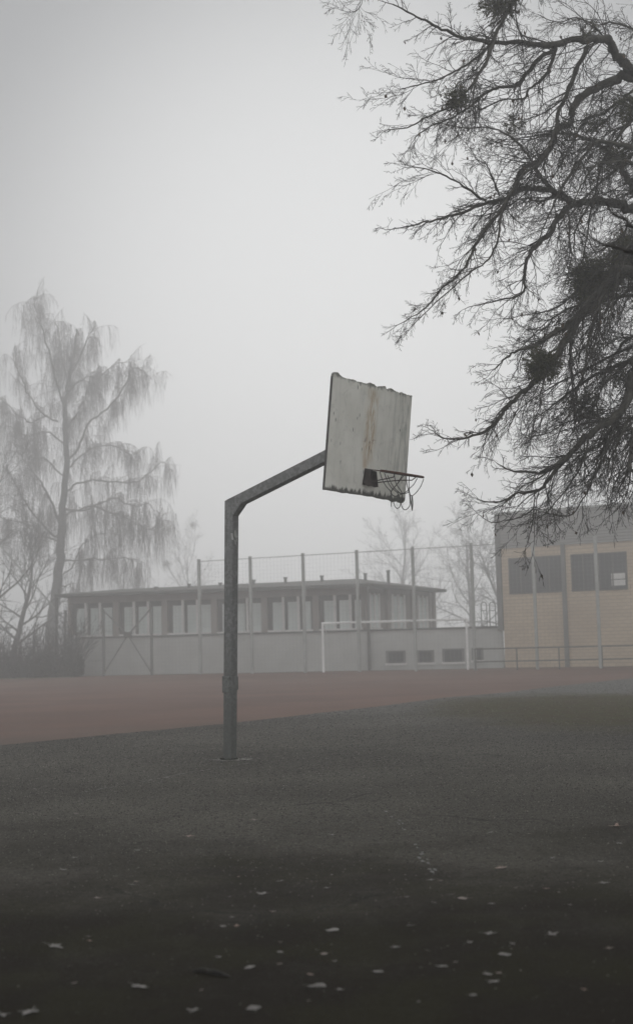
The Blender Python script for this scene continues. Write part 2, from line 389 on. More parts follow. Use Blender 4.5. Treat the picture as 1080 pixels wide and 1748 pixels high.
# loose grit and raised aggregate: far too many to count, one object per tone
def grit(name, n, mat, seed, s0, s1, near):
    g_ = np.random.default_rng(seed)
    y = 4.2 * (44 / 4.2) ** (g_.random(n) ** near); x = (g_.random(n) - .5) * (y * .56 + 2.2)
    fx = np.array([p[0] for p in fine]); fy = np.array([p[1] for p in fine]); ok = (y < np.interp(x, fx, fy) - .1) & ((y > 8.5 + g_.normal(0, 1.5, n)) | (g_.random(n) < (.12 if near < .6 else .5)))
    ok &= ~((((x - 5.6) / 3.6) ** 2 + ((y - 26) / 7.0) ** 2 + g_.normal(0, .35, n) < 1) & (g_.random(n) < .75))
    x = x[ok]; y = y[ok]; n = len(x); s = g_.uniform(s0, s1, n) * (0.42 + np.minimum(y, 24) / 17); h = s * g_.uniform(.25, .6, n)
    a0 = g_.uniform(0, 6.28, n); ang = a0[:, None] + np.arange(4) * math.pi / 2 + g_.uniform(-.4, .4, (n, 4)); rr = s[:, None] * g_.uniform(.5, 1.1, (n, 4))
    V = np.zeros((n, 5, 3)); V[:, :4, 0] = x[:, None] + np.cos(ang) * rr; V[:, :4, 1] = y[:, None] + np.sin(ang) * rr; V[:, :4, 2] = -.001
    V[:, 4, 0] = x + g_.uniform(-.3, .3, n) * s; V[:, 4, 1] = y + g_.uniform(-.3, .3, n) * s; V[:, 4, 2] = h
    b_ = (np.arange(n) * 5)[:, None, None]; F_ = (b_ + np.array([[0, 1, 4], [1, 2, 4], [2, 3, 4], [3, 0, 4]])[None]).reshape(-1, 3)
    me = bpy.data.meshes.new(name); me.vertices.add(n * 5); me.vertices.foreach_set('co', V.ravel()); me.loops.add(F_.size); me.loops.foreach_set('vertex_index', F_.ravel().astype(np.int32))
    me.polygons.add(len(F_)); me.polygons.foreach_set('loop_start', np.arange(0, F_.size, 3, dtype=np.int32)); me.update(calc_edges=True); me.materials.append(mat)
    return tag(link(bpy.data.objects.new(name, me)), 'fine stone grit standing proud of the worn asphalt', 'grit', kind='stuff')
grit('grit', 60000, material('pale_grit', (0.07, 0.066, 0.058), (0.21, 0.20, 0.175), 9, 0.9, spec=.15), 1, .004, .0105, .5)
grit('grit', 90000, material('dark_grit', (0.012, 0.011, 0.009), (0.035, 0.033, 0.029), 9, 0.9, spec=.1), 2, .005, .013, .8)

# ---------------------------------------------------------------- the basketball stand
PHI = 0.9725; N = np.array([math.sin(PHI), -math.cos(PHI), 0]); U = np.array([math.cos(PHI), math.sin(PHI), 0]); Z = np.array([0, 0, 1.0])
BASE = np.array([-1.0716, 15.8315, 0.0]); DL = 0.1196
ZB = math.cos(DL) * Z + math.sin(DL) * N; NB = math.cos(DL) * N - math.sin(DL) * Z
BC = BASE + 2.0347 * N + 3.5205 * Z
def S(n, z, u=0.0): return BASE + N * n + Z * z + U * u
def sproj(px, py, u):
    r_ = ray(px, py); k = ((BASE + U * u - CAM) @ U) / (r_ @ U); P = CAM + r_ * k
    return float((P - BASE) @ N), float(P[2])
stand = empty('basketball_hoop', BASE, 'old leaning galvanised basketball stand with warped white backboard standing alone on the asphalt', 'basketball hoop')
LEAN = 0.0335; hw = 0.0575
ring = lambda n, z, q=hw: [S(n - q, z - .0, -q), S(n + q, z, -q), S(n + q, z, q), S(n - q, z, q)]
mb = MB(); sq = [(-1, -1), (1, -1), (1, 1), (-1, 1)]
zt = 2.83; nt_ = LEAN * zt
# pole with the mitred head of the arm: side profile in the (n,z) plane, extruded across
nj = 0.03; zj = 3.016; sl = 0.318
prof_pole = [(-hw, -0.05), (hw, -0.05), (hw + LEAN * 2.83, 2.83), (0.30, 2.985), (nj + 0.02 + .02 * sl, zj + 0.02 * sl - .0), (nj, zj)]
mb.prism([S(n, z, -hw) for n, z in prof_pole], [S(n, z, hw) for n, z in prof_pole])
mb.build('pole', MAT_GALV, stand, bevel=0.009)
tz = lambda n: zj + sl * (n - nj); th = 0.131
prof_arm = [(0.045, tz(0.045) - 0.0), (0.30, tz(0.30) - th), (1.985, tz(1.985) - th), (1.985, tz(1.985))]
prof_arm = [(0.052, tz(0.052)), (0.275, 2.9655), (0.305, tz(0.305) - th), (1.985, tz(1.985) - th), (1.985, tz(1.985))]
mb = MB(); q_ = hw + 0.0015
mb.prism([S(n, z, -q_) for n, z in prof_arm[::-1]], [S(n, z, q_) for n, z in prof_arm[::-1]])
mb.build('arm', MAT_GALV, stand, bevel=0.009)
# weld seam, mounting frame behind the board
mb = MB()
bk0 = lambda u, w, d: BC + U * u + ZB * w + NB * d
for u in (-.42, .42): mb.bar(bk0(u, -.42, -.045), bk0(u, .42, -.045), .05, .04, up=tuple(NB))
for w in (-.25, .22): mb.bar(bk0(-.42, w, -.072), bk0(.42, w, -.072), .05, .03, up=tuple(NB))
mb.build('mounting_frame', MAT_GALV_DARK, stand)
# clamp collar
mb = MB(); cz0, cz1 = 0.775, 0.965; cn = LEAN * .87; e_ = hw + 0.012
mb.hexa([S(cn - e_, cz0, -e_), S(cn + 0.045, cz0, -e_), S(cn + 0.045, cz0, e_), S(cn - e_, cz0, e_), S(cn - e_, cz1, -e_), S(cn + .045, cz1, -e_), S(cn + .045, cz1, e_), S(cn - e_, cz1, e_)])
mb.build('collar', MAT_GALV_DARK, stand, bevel=0.004)
mb = MB(); e2 = hw + 0.008
mb.hexa([S(cn + .047, cz0 + .03, -e2 + .002), S(cn + e2, cz0 + .03, -e2 + .002), S(cn + e2, cz0 + .03, e2), S(cn + .047, cz0 + .03, e2), S(cn + .047, cz1 - .005, -e2 + .002), S(cn + e2, cz1 - .005, -e2 + .002), S(cn + e2, cz1 - .005, e2), S(cn + .047, cz1 - .005, e2)])
mb.build('collar', MAT_GALV, stand, bevel=0.004)
for zz_ in (0.84, 0.93):
    t_ = Tubes(); t_.add([S(cn + .02, zz_, -e_ - .016), S(cn + .02, zz_, -e_ + .005)], [.012, .012], 6); 
    mbb = MB(); c = S(cn + .02, zz_, -e_ - .016)
    rg = [c + N * math.cos(k * math.pi / 3) * .013 + Z * math.sin(k * math.pi / 3) * .013 for k in range(6)]
    mbb.prism(rg, [p + U * .02 for p in rg]); mbb.build('bolt', MAT_GALV_DARK, stand)
# torn sticker wrapped round the front edge (pieces laid on the two faces)
def on_face(pts, face):
    out = []
    for x, y in pts:
        px, py = 370 + x / 14.56, 840 + y / 14.56
        if face == 'side': n_, z_ = sproj(px, py, -hw); out.append((S(n_, z_, -hw - .003), -U * .002))
        else:
            r_ = ray(px, py); O = S(hw + .003, 0); nr = N - Z * LEAN; k = ((O - CAM) @ nr) / (r_ @ nr); out.append((CAM + r_ * k, N * .002))
    return out
mb = MB()
for pts, face in (([(352, 1026), (398, 1024), (428, 1182), (386, 1194)], 'side'), ([(440, 960), (474, 950), (494, 1100), (452, 1128), (430, 1070)], 'front'),
                  ([(476, 1150), (500, 1160), (524, 1245), (505, 1240)], 'front'), ([(425, 1190), (470, 1180), (480, 1290), (458, 1310), (452, 1240)], 'front'), ([(452, 1110), (505, 1085), (528, 1110), (470, 1150)], 'front')):
    w_ = on_face(pts, face); mb.prism([p for p, d in w_], [p + d for p, d in w_])
mb.build('sticker', MAT_STICKER, stand)

# backboard: outline read in the board's own plane (u across, w up)
def board_uw(x, y):
    px, py = 500 + x / 3.857, 610 + y / 3.857
    r_ = ray(px, py); k = ((BC - CAM) @ NB) / (r_ @ NB); P = CAM + r_ * k - BC
    return float(P @ U), float(P @ ZB)
top = [(262, 108), (268, 101), (283, 99), (300, 102), (306, 112), (316, 121), (330, 132), (348, 138), (372, 141), (396, 145), (410, 150), (432, 160), (452, 163), (472, 170), (500, 170), (510, 166), (538, 178), (546, 188), (570, 190), (590, 195), (594, 189), (610, 193), (614, 207), (630, 212), (634, 204), (652, 206), (664, 216), (690, 228), (708, 237), (716, 229), (740, 240), (762, 246), (783, 250)]
bot = [(205, 873), (250, 878), (300, 886), (360, 893), (400, 901), (450, 907), (500, 917), (560, 929), (600, 937), (640, 942), (668, 951), (690, 950), (704, 957), (718, 960), (728, 950), (736, 936)]
outl = [board_uw(*p) for p in top] + [board_uw(738, 915)] + [board_uw(*p) for p in bot[::-1]]
# clean straight sides
BW = 0.82
ro = random.Random(3)
def dens(pts):
    out = []
    for i, p in enumerate(pts):
        q = pts[(i + 1) % len(pts)]; out.append(p)
        d = math.dist(p, q)
        if 0.03 < d < 0.2:
            out.append(((p[0] + q[0]) / 2 + ro.gauss(0, .001), (p[1] + q[1]) / 2 + ro.gauss(0, .0045)))
    return out
outl = dens(outl)
MBRD = Matrix(((U[0], -NB[0], ZB[0], BC[0]), (U[1], -NB[1], ZB[1], BC[1]), (U[2], -NB[2], ZB[2], BC[2]), (0, 0, 0, 1)))   # local x across, y back, z up
b = NG('weathered_backboard_paint', 0.75, 0.35)
col = b.mix(b.step(b.noise(2.5, 6), .35, .65), (0.70, 0.69, 0.63), (0.80, 0.79, 0.73))
col = b.mix(b.math('MULTIPLY', b.step(b.noise(14, 7, stretch=(1, 1, .09), rough=.65), .48, .75), .22), col, (0.44, 0.445, 0.41))
col = b.mix(b.math('MULTIPLY', b.step(b.noise(30, 6, stretch=(1, 1, .06), rough=.7), .60, .74), .5), col, (0.27, 0.27, 0.245))
col = b.mix(b.math('MULTIPLY', b.step(b.noise(7, 8, rough=.75, dist=1.0), .52, .66), .30), col, (0.42, 0.42, 0.385))
# right side has grey-green algae streaks
col = b.mix(b.math('MULTIPLY', b.math('MULTIPLY', b.step(b.x, .15, .75), b.step(b.noise(18, 6, stretch=(1, 1, .15)), .46, .66)), .55), col, (0.27, 0.29, 0.26))
# rust run from the top centre and above the bracket
rn = b.noise(34, 7, stretch=(1, 1, .12), rough=.7)
rx = b.math('ABSOLUTE', b.math('ADD', b.math('SUBTRACT', b.x, -0.02), b.math('MULTIPLY', b.math('SUBTRACT', b.noise(3, 3, stretch=(.2, .2, 1)), .5), .12)))
rm = b.math('MULTIPLY', b.math('MULTIPLY', b.step(rx, .17, .03), b.step(b.z, -.40, -.05)), b.step(rn, .40, .60))
rm = b.math('MULTIPLY', rm, b.step(b.z, .62, .50))
col = b.mix(b.math('MULTIPLY', rm, .8), col, (0.42, 0.29, 0.14))
rx2 = b.math('ABSOLUTE', b.math('SUBTRACT', b.x, -0.075)); rm2 = b.math('MULTIPLY', b.math('MULTIPLY', b.step(rx2, .07, .01), b.step(b.z, -.08, -.27)), b.step(b.z, -.34, -.28))
col = b.mix(b.math('MULTIPLY', rm2, .55), col, (0.44, 0.29, 0.15))
rust3 = b.math('MULTIPLY', b.math('MULTIPLY', b.step(rx, .20, .05), b.step(b.math('ABSOLUTE', b.math('SUBTRACT', b.z, 0.0)), .05, .01)), b.step(b.noise(30, 4), .5, .62))
col = b.mix(b.math('MULTIPLY', rust3, .6), col, (0.22, 0.12, 0.075))
# mould creeping up from the bottom edge, in drips; dirt on the broken top edge
mn = b.math('MULTIPLY', b.noise(13, 7, stretch=(1, 1, .25), rough=.75), .30)
col = b.mix(b.math('MULTIPLY', b.step(b.math('SUBTRACT', b.math('ADD', b.z, .60), mn), -0.095, -0.135), .9), col, (0.035, 0.037, 0.028))
mt = b.math('MULTIPLY', b.noise(15, 7, stretch=(1, 1, .5), rough=.7), .20)
col = b.mix(b.math('MULTIPLY', b.step(b.math('ADD', b.math('SUBTRACT', b.z, .60), mt), 0.075, 0.12), .8), col, (0.10, 0.10, 0.085))
# black chips: short upright gashes
fl = b.nt.nodes.new('ShaderNodeTexVoronoi'); fl.inputs['Scale'].default_value = 4.2; mpf = b.nt.nodes.new('ShaderNodeMapping'); mpf.inputs['Scale'].default_value = (4.0, 1, 1.1)
b.nt.links.new(b.co, mpf.inputs[0]); b.nt.links.new(mpf.outputs[0], fl.inputs['Vector'])
col = b.mix(b.math('MULTIPLY', b.math('MULTIPLY', b.step(fl.outputs['Distance'], .16, .08), b.step(b.noise(5, 2), .46, .52)), .85), col, (0.05, 0.05, 0.045))
MAT_BOARD = b.done(col, b.noise(40, 4, stretch=(1, 1, .2)), .15, .004)
n_ = len(outl)
front = [(u, 0.0, w) for u, w in outl]; back = [(u, 0.02, w) for u, w in outl]
board = mesh_obj('backboard', front + back, [tuple(range(n_))[::-1], tuple(range(n_, 2 * n_))] + [(i, (i + 1) % n_, n_ + (i + 1) % n_, n_ + i) for i in range(n_)], MAT_BOARD)
# tidy: parent with its own frame so the texture runs along the board
scene.collection.objects.unlink(board); board.matrix_basis = MBRD; link(board, stand)
mb = MB()                                   # weather-blackened edge strip down the near side
for i in range(14):
    w0 = -0.605 + i * 1.2 / 14; w1 = w0 + 1.2 / 14
    uL = lambda w: (board_uw(262, 108)[0] + (board_uw(205, 873)[0] - board_uw(262, 108)[0]) * (0.6 - w) / 1.2)
    P = lambda w, u, d: BC + U * u + ZB * w + NB * d
    mb.hexa([P(w0, uL(w0) - .006, -.021), P(w0, uL(w0) + .003, -.021), P(w0, uL(w0) + .003, .0025), P(w0, uL(w0) - .006, .0025), P(w1, uL(w1) - .006, -.021), P(w1, uL(w1) + .003, -.021), P(w1, uL(w1) + .003, .0025), P(w1, uL(w1) - .006, .0025)])
mb.build('edge_strip', MAT_COPING, stand)

# ring, braces, bracket, chains.  RC ring centre; ring tilts down away from the board
RC = S(2.425, 3.118); RD = 0.215
ND = math.cos(RD) * N - math.sin(RD) * Z
RR = 0.232
def ringp(a_, r_=RR): return RC + ND * math.cos(a_) * r_ + U * math.sin(a_) * r_
t_ = Tubes(); pts = [ringp(i * 2 * math.pi / 48) for i in range(49)]
nring = 49; V = []; Fc = []
ZR = np.cross(ND, U); ZR /= np.linalg.norm(ZR)
for i in range(48):
    a_ = i * 2 * math.pi / 48; c = ringp(a_); o_ = (c - RC) / RR
    for k in range(8): V.append(c + o_ * math.cos(k * math.pi / 4) * .0125 + ZR * math.sin(k * math.pi / 4) * .0125)
for i in range(48):
    for k in range(8): Fc.append((i * 8 + k, ((i + 1) % 48) * 8 + k, ((i + 1) % 48) * 8 + (k + 1) % 8, i * 8 + (k + 1) % 8))
rim = mesh_obj('rim', V, Fc, MAT_RUST, stand, smooth=True)
bt0 = bk0(-.085, -.30, .0); 
mb = MB()
Bp = lambda u, w, d: BC + U * u + ZB * w + NB * d
# bracket plate flat on the board + top ledge + side cheeks
mb.hexa([Bp(-.10, -.49, .002), Bp(.10, -.49, .002), Bp(.10, -.49, .012), Bp(-.10, -.49, .012), Bp(-.075, -.31, .002), Bp(.075, -.31, .002), Bp(.075, -.31, .012), Bp(-.075, -.31, .012)])
mb.hexa([Bp(-.07, -.318, .013), Bp(.07, -.318, .013), Bp(.055, -.330, .135), Bp(-.055, -.330, .135), Bp(-.07, -.310, .013), Bp(.07, -.310, .013), Bp(.055, -.322, .135), Bp(-.055, -.322, .135)])
for u in (-.062, .062):
    s_ = 1 if u > 0 else -1
    a1 = [(-.32, .012), (-.33, .070), (-.50, .105), (-.505, .055), (-.49, .013)]
    mb.prism([Bp(u, w, d) for w, d in a1], [Bp(u + .006 * s_, w, d) for w, d in a1])
mb.build('bracket', MAT_BRACKET, rim)
# lead-in strip from ledge to ring and two curved braces
br = Tubes()
for s_ in (-1, 1):
    A_ = Bp(.05 * s_, -.455, .085); Bm = S(2.36, 3.075, .13 * s_); C_ = ringp(s_ * 1.35)
    pt = [A_, A_ * .6 + Bm * .4, Bm * .9 + A_ * .1 + Z * -.004, Bm * .35 + C_ * .65 - Z * .030, C_ * .9 + Bm * .1 - Z * .012, C_]
    br = Tubes(); br.add(pt, [.006] * 6, 6); br.build('brace', MAT_BRACKET, rim)
mb = MB()
for s_ in (-1, 1): mb.bar(Bp(.05 * s_, -.324, .12), ringp(math.pi - .28 * s_), .016, .010)
mb.build('strut', MAT_RUST, rim)
def smooth_path(P, n):
    P = np.array(P); k = len(P); t = np.linspace(0, k - 1, n); out = []
    for x in t:
        i = min(int(x), k - 2); f_ = x - i; p0 = P[max(i - 1, 0)]; p1 = P[i]; p2 = P[i + 1]; p3 = P[min(i + 2, k - 1)]
        out.append(0.5 * ((2 * p1) + (-p0 + p2) * f_ + (2 * p0 - 5 * p1 + 4 * p2 - p3) * f_ ** 2 + (-p0 + 3 * p1 - 3 * p2 + p3) * f_ ** 3))
    return np.array(out)
RY = float(RC[1]); ch = Tubes()
def cp(x, y, dy): return W(600 + x / 7.2, 770 + y / 7.2, RY + dy)
chains = [([(345, 255), (375, 350), (420, 430), (480, 500), (484, 560), (485, 685)], (-.05, -.10)),
          ([(440, 300), (500, 420), (560, 490), (620, 525), (690, 510), (705, 490)], (.20, .02)),
          ([(640, 300), (590, 365), (530, 440), (480, 500)], (-.20, -.08)),
          ([(400, 270), (430, 350), (480, 440), (560, 515), (590, 590), (600, 645)], (.15, .05)),
          ([(480, 500), (500, 540), (540, 555), (580, 540), (640, 520)], (-.08, .10)),
          ([(510, 620), (530, 680), (560, 705), (590, 680), (602, 642), (622, 700), (660, 722), (700, 690), (716, 640), (706, 495)], (.1, -.02)),
          ([(882, 345), (842, 440), (790, 510), (742, 548), (716, 532), (702, 490)], (-.04, -.04)),
          ([(803, 335), (760, 410), (710, 458), (670, 500), (610, 522), (560, 500)], (-.12, .0)),
          ([(706, 310), (701, 400), (705, 490)], (-.18, -.05)),
          ([(705, 490), (722, 600), (741, 730)], (-.04, -.05)), ([(742, 548), (750, 640), (742, 732)], (-.05, -.05)), ([(735, 548), (738, 650), (740, 725)], (-.03, -.05)),
          ([(672, 300), (676, 400), (700, 495)], (.18, .0)), ([(620, 300), (560, 400), (500, 470), (478, 520)], (.2, -.05)),
          ([(520, 285), (545, 400), (610, 500), (620, 580), (602, 642)], (-.22, .05)), ([(484, 520), (490, 600), (488, 640)], (-.09, -.09)),
          ([(705, 490), (718, 560), (712, 640)], (-.04, .0))]
for pts, (d0, d1) in chains:
    P = smooth_path([cp(x, y, d0 + (d1 - d0) * i / (len(pts) - 1)) for i, (x, y) in enumerate(pts)], 12 * len(pts))
    ch.add(P, [(.0062 if i % 2 else .0032) for i in range(len(P))], 5)
ch.build('chain_net', MAT_CHAIN, rim)
# crumbled concrete footing
rc_ = random.Random(8)
ftr = []
for i in range(40):
    a_ = i * 2 * math.pi / 40; rr_ = .12 * rc_.uniform(.55, 1.35) * (1 + 1.1 * abs(math.cos(a_)))
    ftr.append((BASE[0] + .05 + math.cos(a_) * rr_, BASE[1] - .02 + math.sin(a_) * rr_ * 1.0, .006))
dirt = MB()
for i in range(110):
    a_ = rc_.uniform(0, 6.28); rr_ = .075 + abs(rc_.gauss(0, .022)); s = rc_.uniform(.004, .010); c = np.array([BASE[0] + math.cos(a_) * rr_, BASE[1] + math.sin(a_) * rr_, .007])
    dirt.prism([c + (math.cos(k) * s, math.sin(k) * s, 0) for k in (0, 2.1, 4.2)], [c + (math.cos(k) * s * .4, math.sin(k) * s * .4, s * rc_.uniform(.8, 2.2)) for k in (0, 2.1, 4.2)])
tag(dirt.build('moss_fringe', MAT_JOINT, stand), kind='stuff')
mesh_obj('footing', ftr, [tuple(range(40))], MAT_CONCRETE, stand)
mb = MB()
for i in range(60):
    a_ = rc_.uniform(0, 6.28); rr_ = .12 + abs(rc_.gauss(0, .16)); s = rc_.uniform(.004, .010); c = np.array([BASE[0] + math.cos(a_) * rr_ * 1.4, BASE[1] + math.sin(a_) * rr_, .004])
    mb.hexa([c + (-s, -s, 0), c + (s * 1.2, -s, 0), c + (s, s, 0), c + (-s, s * .8, 0), c + (-s * .6, -s * .6, s), c + (s * .6, -s * .6, s), c + (s * .5, s * .6, s * .8), c + (-s * .6, s * .5, s)])
tag(mb.build('footing_rubble', MAT_CONCRETE, stand), kind='stuff')

# ---------------------------------------------------------------- pavilion
pav = empty('pavilion', PAV.p(8, 0), 'long low school pavilion with grey plinth, band of tall windows and dark flat roof', 'building')
sC = PAV.L
CORN = PAV.p(sC, 0)[:2]
END = at(752, 80.0)
PEND = Frame(CORN, END)
GJ = GYM.p(0, 0, -0.3); sG = float((GJ - PAV.A) @ PAV.t)
PL_H = 2.02
PW = Frame(PAV.p(0.6, 0, 0.12)[:2], GYM.p(-0.02, 0, -0.12)[:2])      # plinth wall line runs on to the gym
s0 = PAV.on(135, 1120)[0]
mb = MB()
PLF = Frame(PAV.p(s0, 0)[:2], GYM.p(-0.03, 0, -0.25)[:2])
PLF.box(mb, 0, PLF.L, -0.3, PL_H, -0.3, 0.0)
plinth = mb.build('plinth_wall', MAT_RENDER, pav)
mb = MB(); PLF.box(mb, -.05, PLF.L, PL_H, PL_H + .09, -0.36, 0.06); mb.build('coping', MAT_COPING, pav)
mb = MB(); PLF.box(mb, 0, PLF.L, PL_H - .06, PL_H + .02, -12, -.37); mb.build('terrace_slab', MAT_RENDER, pav)
# plinth windows
for px0, px1, py0, py1 in ((660, 690.5, 1111, 1131), (712.5, 739, 1110, 1130), (756, 790.5, 1107.5, 1129), (806, 823, 1106, 1126)):
    a0, h1 = PLF.on(px0, py0); a1, h0 = PLF.on(px1, py1)
    fr = MB(); w = .07
    PLF.box(fr, a0 - .06, a0 + w, h0 - .05, h1, 0.0, .03); PLF.box(fr, a1 - w, a1 + .06, h0 - .05, h1, 0.0, .03)
    PLF.box(fr, a0 + w, a1 - w, h1 - w, h1, 0.0, .03)
    f_ = fr.build('window', MAT_TRIM, pav)
    sl_ = MB(); PLF.box(sl_, a0 - .1, a1 + .1, h0 - .13, h0 - .02, 0.0, .09); sl_.build('sill', MAT_MULLION, f_)
    pn = MB(); PLF.box(pn, a0 + w, a1 - w, h0 - .02, h1 - w, 0.0, .012); pn.build('pane', MAT_DARKPANE, f_)
# upper storey, front
H0, H1, HP = PL_H + .09, 4.36, 3.98
mb = MB(); PAV.box(mb, 0, sC - .2, H0, H1, -8.0, -0.62); mb.build('wall', MAT_COPING, pav)  # dark colour paints in the unlit recess behind the window panes
mb = MB(); PAV.box(mb, 0, sC, HP - .0, H1 + .02, -0.6, -0.36); mb.build('lintel', MAT_BAND, pav)
nmod = 6; ml = (sC) / nmod
for k in range(nmod + 1):
    mb = MB(); c = k * ml; wd = .16
    PAV.box(mb, max(c - wd, -.02), min(c + wd, sC + .02), H0, HP + .001 if 0 < k < nmod else H1 + .03, -0.62, -0.31); mb.build('column', MAT_BAND, pav)
bay = (ml - .32) / 3
rp = random.Random(5)
for k in range(nmod):
    for j in range(3):
        a0 = k * ml + .16 + j * bay
        wb = .07 if (j + k) % 3 == 0 else .16
        if j > 0:
            mb = MB(); PAV.box(mb, a0 - .02, a0 + .11, H0, HP, -0.5, -0.32); mb.build('mullion', MAT_MULLION, pav)
        mb = MB(); PAV.box(mb, a0 + .12 + (.13 if rp.random() < .8 else .05), a0 + bay - .05 - rp.choice((0, 0, .1)), H0 + .1, HP - .28, -0.615, -0.56); mb.build('window', MAT_PANE, pav)
mb = MB(); PAV.box(mb, 0.3, sC - .3, H0, H0 + .10, -0.55, -0.33); mb.build('sill', MAT_MULLION, pav)
# end face
Lp = PEND.L
mb = MB(); PEND.box(mb, .8, Lp, H0, H1, -2.5, -0.5); mb.build('wall', MAT_BAND, pav)
for px0, px1 in ((643, 661), (680, 704), (725, 742)):
    a0 = PEND.on(px0, 1040)[0]; a1 = PEND.on(px1, 1040)[0]
    fr = MB(); w = (a1 - a0) * .16
    for x in (a0, (a0 + a1) / 2 - w / 2, a1 - w): PEND.box(fr, x, x + w, H0 + .05, HP + .1, -.5, -.42)
    f_ = fr.build('window', MAT_MULLION, pav); pn = MB(); PEND.box(pn, a0 + w, a1 - w, H0 + .12, HP, -.5, -.46); pn.build('pane', MAT_PANE, f_)
    mb = MB(); PEND.box(mb, a0 - .1, a1 + .1, H0, H0 + .1, -.5, -.36); mb.build('sill', MAT_MULLION, pav)
for px_ in (632, 672, 716, 750):
    a0 = PEND.on(px_, 1040)[0]; mb = MB(); PEND.box(mb, a0 - .1, a0 + .25, H0, H1 - .02, -.5, -.33); mb.build('column', MAT_BAND, pav)
# roof: low hip with deep fascia
eave = [PAV.p(-.5, 0, .35), None, None, None]
cA = PAV.p(sC, 0) + PAV.n * .35 + PEND.n * .35 * 1.2
cB = PEND.p(Lp + .45, 0, .35); cC = PAV.p(-.5, 0, -9); cD = cB + (PAV.p(0, 0, -1) - PAV.p(0, 0)) * 3 - PAV.t * 6
E0, E1 = 4.34, 4.50
ringE = [eave[0], cA, cB, cD, cC]
ridge = [PAV.p(2.0, 0, -3.8), PEND.p(Lp * .62, 0, -3.4)]
v = [p + Z * E0 for p in ringE] + [p + Z * E1 for p in ringE] + [ridge[0] + Z * 4.86, ridge[1] + Z * 5.14]
f = [(4, 3, 2, 1, 0)] + [(i, (i + 1) % 5, 5 + (i + 1) % 5, 5 + i) for i in range(5)] + [(5, 6, 11, 10), (6, 7, 11), (7, 8, 11), (8, 9, 10, 11), (9, 5, 10)]
roof = mesh_obj('roof', v, f, MAT_ROOF, pav)
for px_, py_, hh in ((267, 1003, .45), (323, 998, .5), (376, 996, .45), (433, 991, .45), (487, 987, .45), (549, 984, .45), (623, 980, .5), (662, 975, .55)):
    Pp = W(px_, py_, 75.5); mb = MB()
    r8 = [Pp + np.array([math.cos(k * math.pi / 4) * .085, math.sin(k * math.pi / 4) * .085, -.75]) for k in range(8)]
    mb.prism(r8, [p + Z * .75 for p in r8]); rr8 = [Pp + np.array([math.cos(k * math.pi / 4) * .12, math.sin(k * math.pi / 4) * .12, -.02]) for k in range(8)]
    mb.prism(rr8, [p + Z * .07 for p in rr8]); mb.build('roof_vent', MAT_TRIM, roof)
# downpipes
mb = MB(); a0 = PLF.on(630.5, 1110)[0]; PLF.box(mb, a0 - .07, a0 + .07, 0, 4.3, .07, .2); mb.build('downpipe', MAT_COPING, pav)
mb = MB(); PAV.box(mb, -.62, -.50, 0, 4.33, -.1, .02); mb.build('downpipe', MAT_COPING, pav)

# ---------------------------------------------------------------- gym
gym = empty('sports_hall', GYM.p(4, 0), 'tall tan brick sports hall with grey ribbed cladding above a row of dark windows', 'building')
GL = 16.0; a, HT = GYM.on(843, 885); _, HB = GYM.on(852, 937); HT = 7.75
mb = MB(); GYM.box(mb, .16, GL, -.3, HB, -14, 0); mb.build('brick_wall', MAT_BRICK, gym)
mb = MB(); GYM.box(mb, .02, GL, HB, HT, -14, .06); mb.build('cladding', MAT_CLAD, gym)
mb = MB(); GYM.box(mb, -.06, GL, HT, HT + .12, -14.1, .16); mb.build('roof_edge', MAT_POST, gym)
mb = MB(); GYM.box(mb, -.12, .15, 1.9, HT - .003, -14.0, .10); mb.build('corner_trim', MAT_TRIM, gym)
a0, _ = GYM.on(967, 1100); mb = MB(); GYM.box(mb, a0 - .1, a0 + .1, 0, HB + .05, .0, .12); mb.build('downpipe', MAT_TRIM, gym)
def gym_window(px0, px1, py0, py1, sign=False, px2=None):
    a0, h1 = GYM.on(px0, py0); a1, h0 = GYM.on(px1, py1)
    fr = MB(); w = .07
    GYM.box(fr, a0, a1, h0, h0 + w, .0, .035); GYM.box(fr, a0, a1, h1 - w, h1, .0, .035)
    for x in (a0, (a0 + a1) / 2 - w / 2, a1 - w): GYM.box(fr, x, x + w, h0 + w, h1 - w, .0, .035)
    f_ = fr.build('window', MAT_COPING, gym)
    pn = MB(); GYM.box(pn, a0 + w, a1 - w, h0 + w, h1 - w, .0, .015); pn.build('pane', MAT_DARKPANE, f_)
    return a0, a1, h0, h1, f_
gym_window(867, 909.5, 953, 1013); gym_window(911.5, 961.5, 950, 1010.5)
gym_window(973, 1017, 946.5, 1008); a0, a1, h0, h1, f_ = gym_window(1019, 1071, 944, 1006)
x0, z1 = GYM.on(1042.5, 979); x1, z0 = GYM.on(1067, 999); mb = MB(); GYM.box(mb, x0, x1, z0, (z0 + z1) / 2 - .02, .016, .03); GYM.box(mb, x0, x1, (z0 + z1) / 2 + .02, z1, .016, .03); mb.build('pale_panel', MAT_MULLION, f_)  # two pale panels laid on the pane
gym_window(1082, 1130, 940, 1003); gym_window(1140, 1190, 937, 1001)

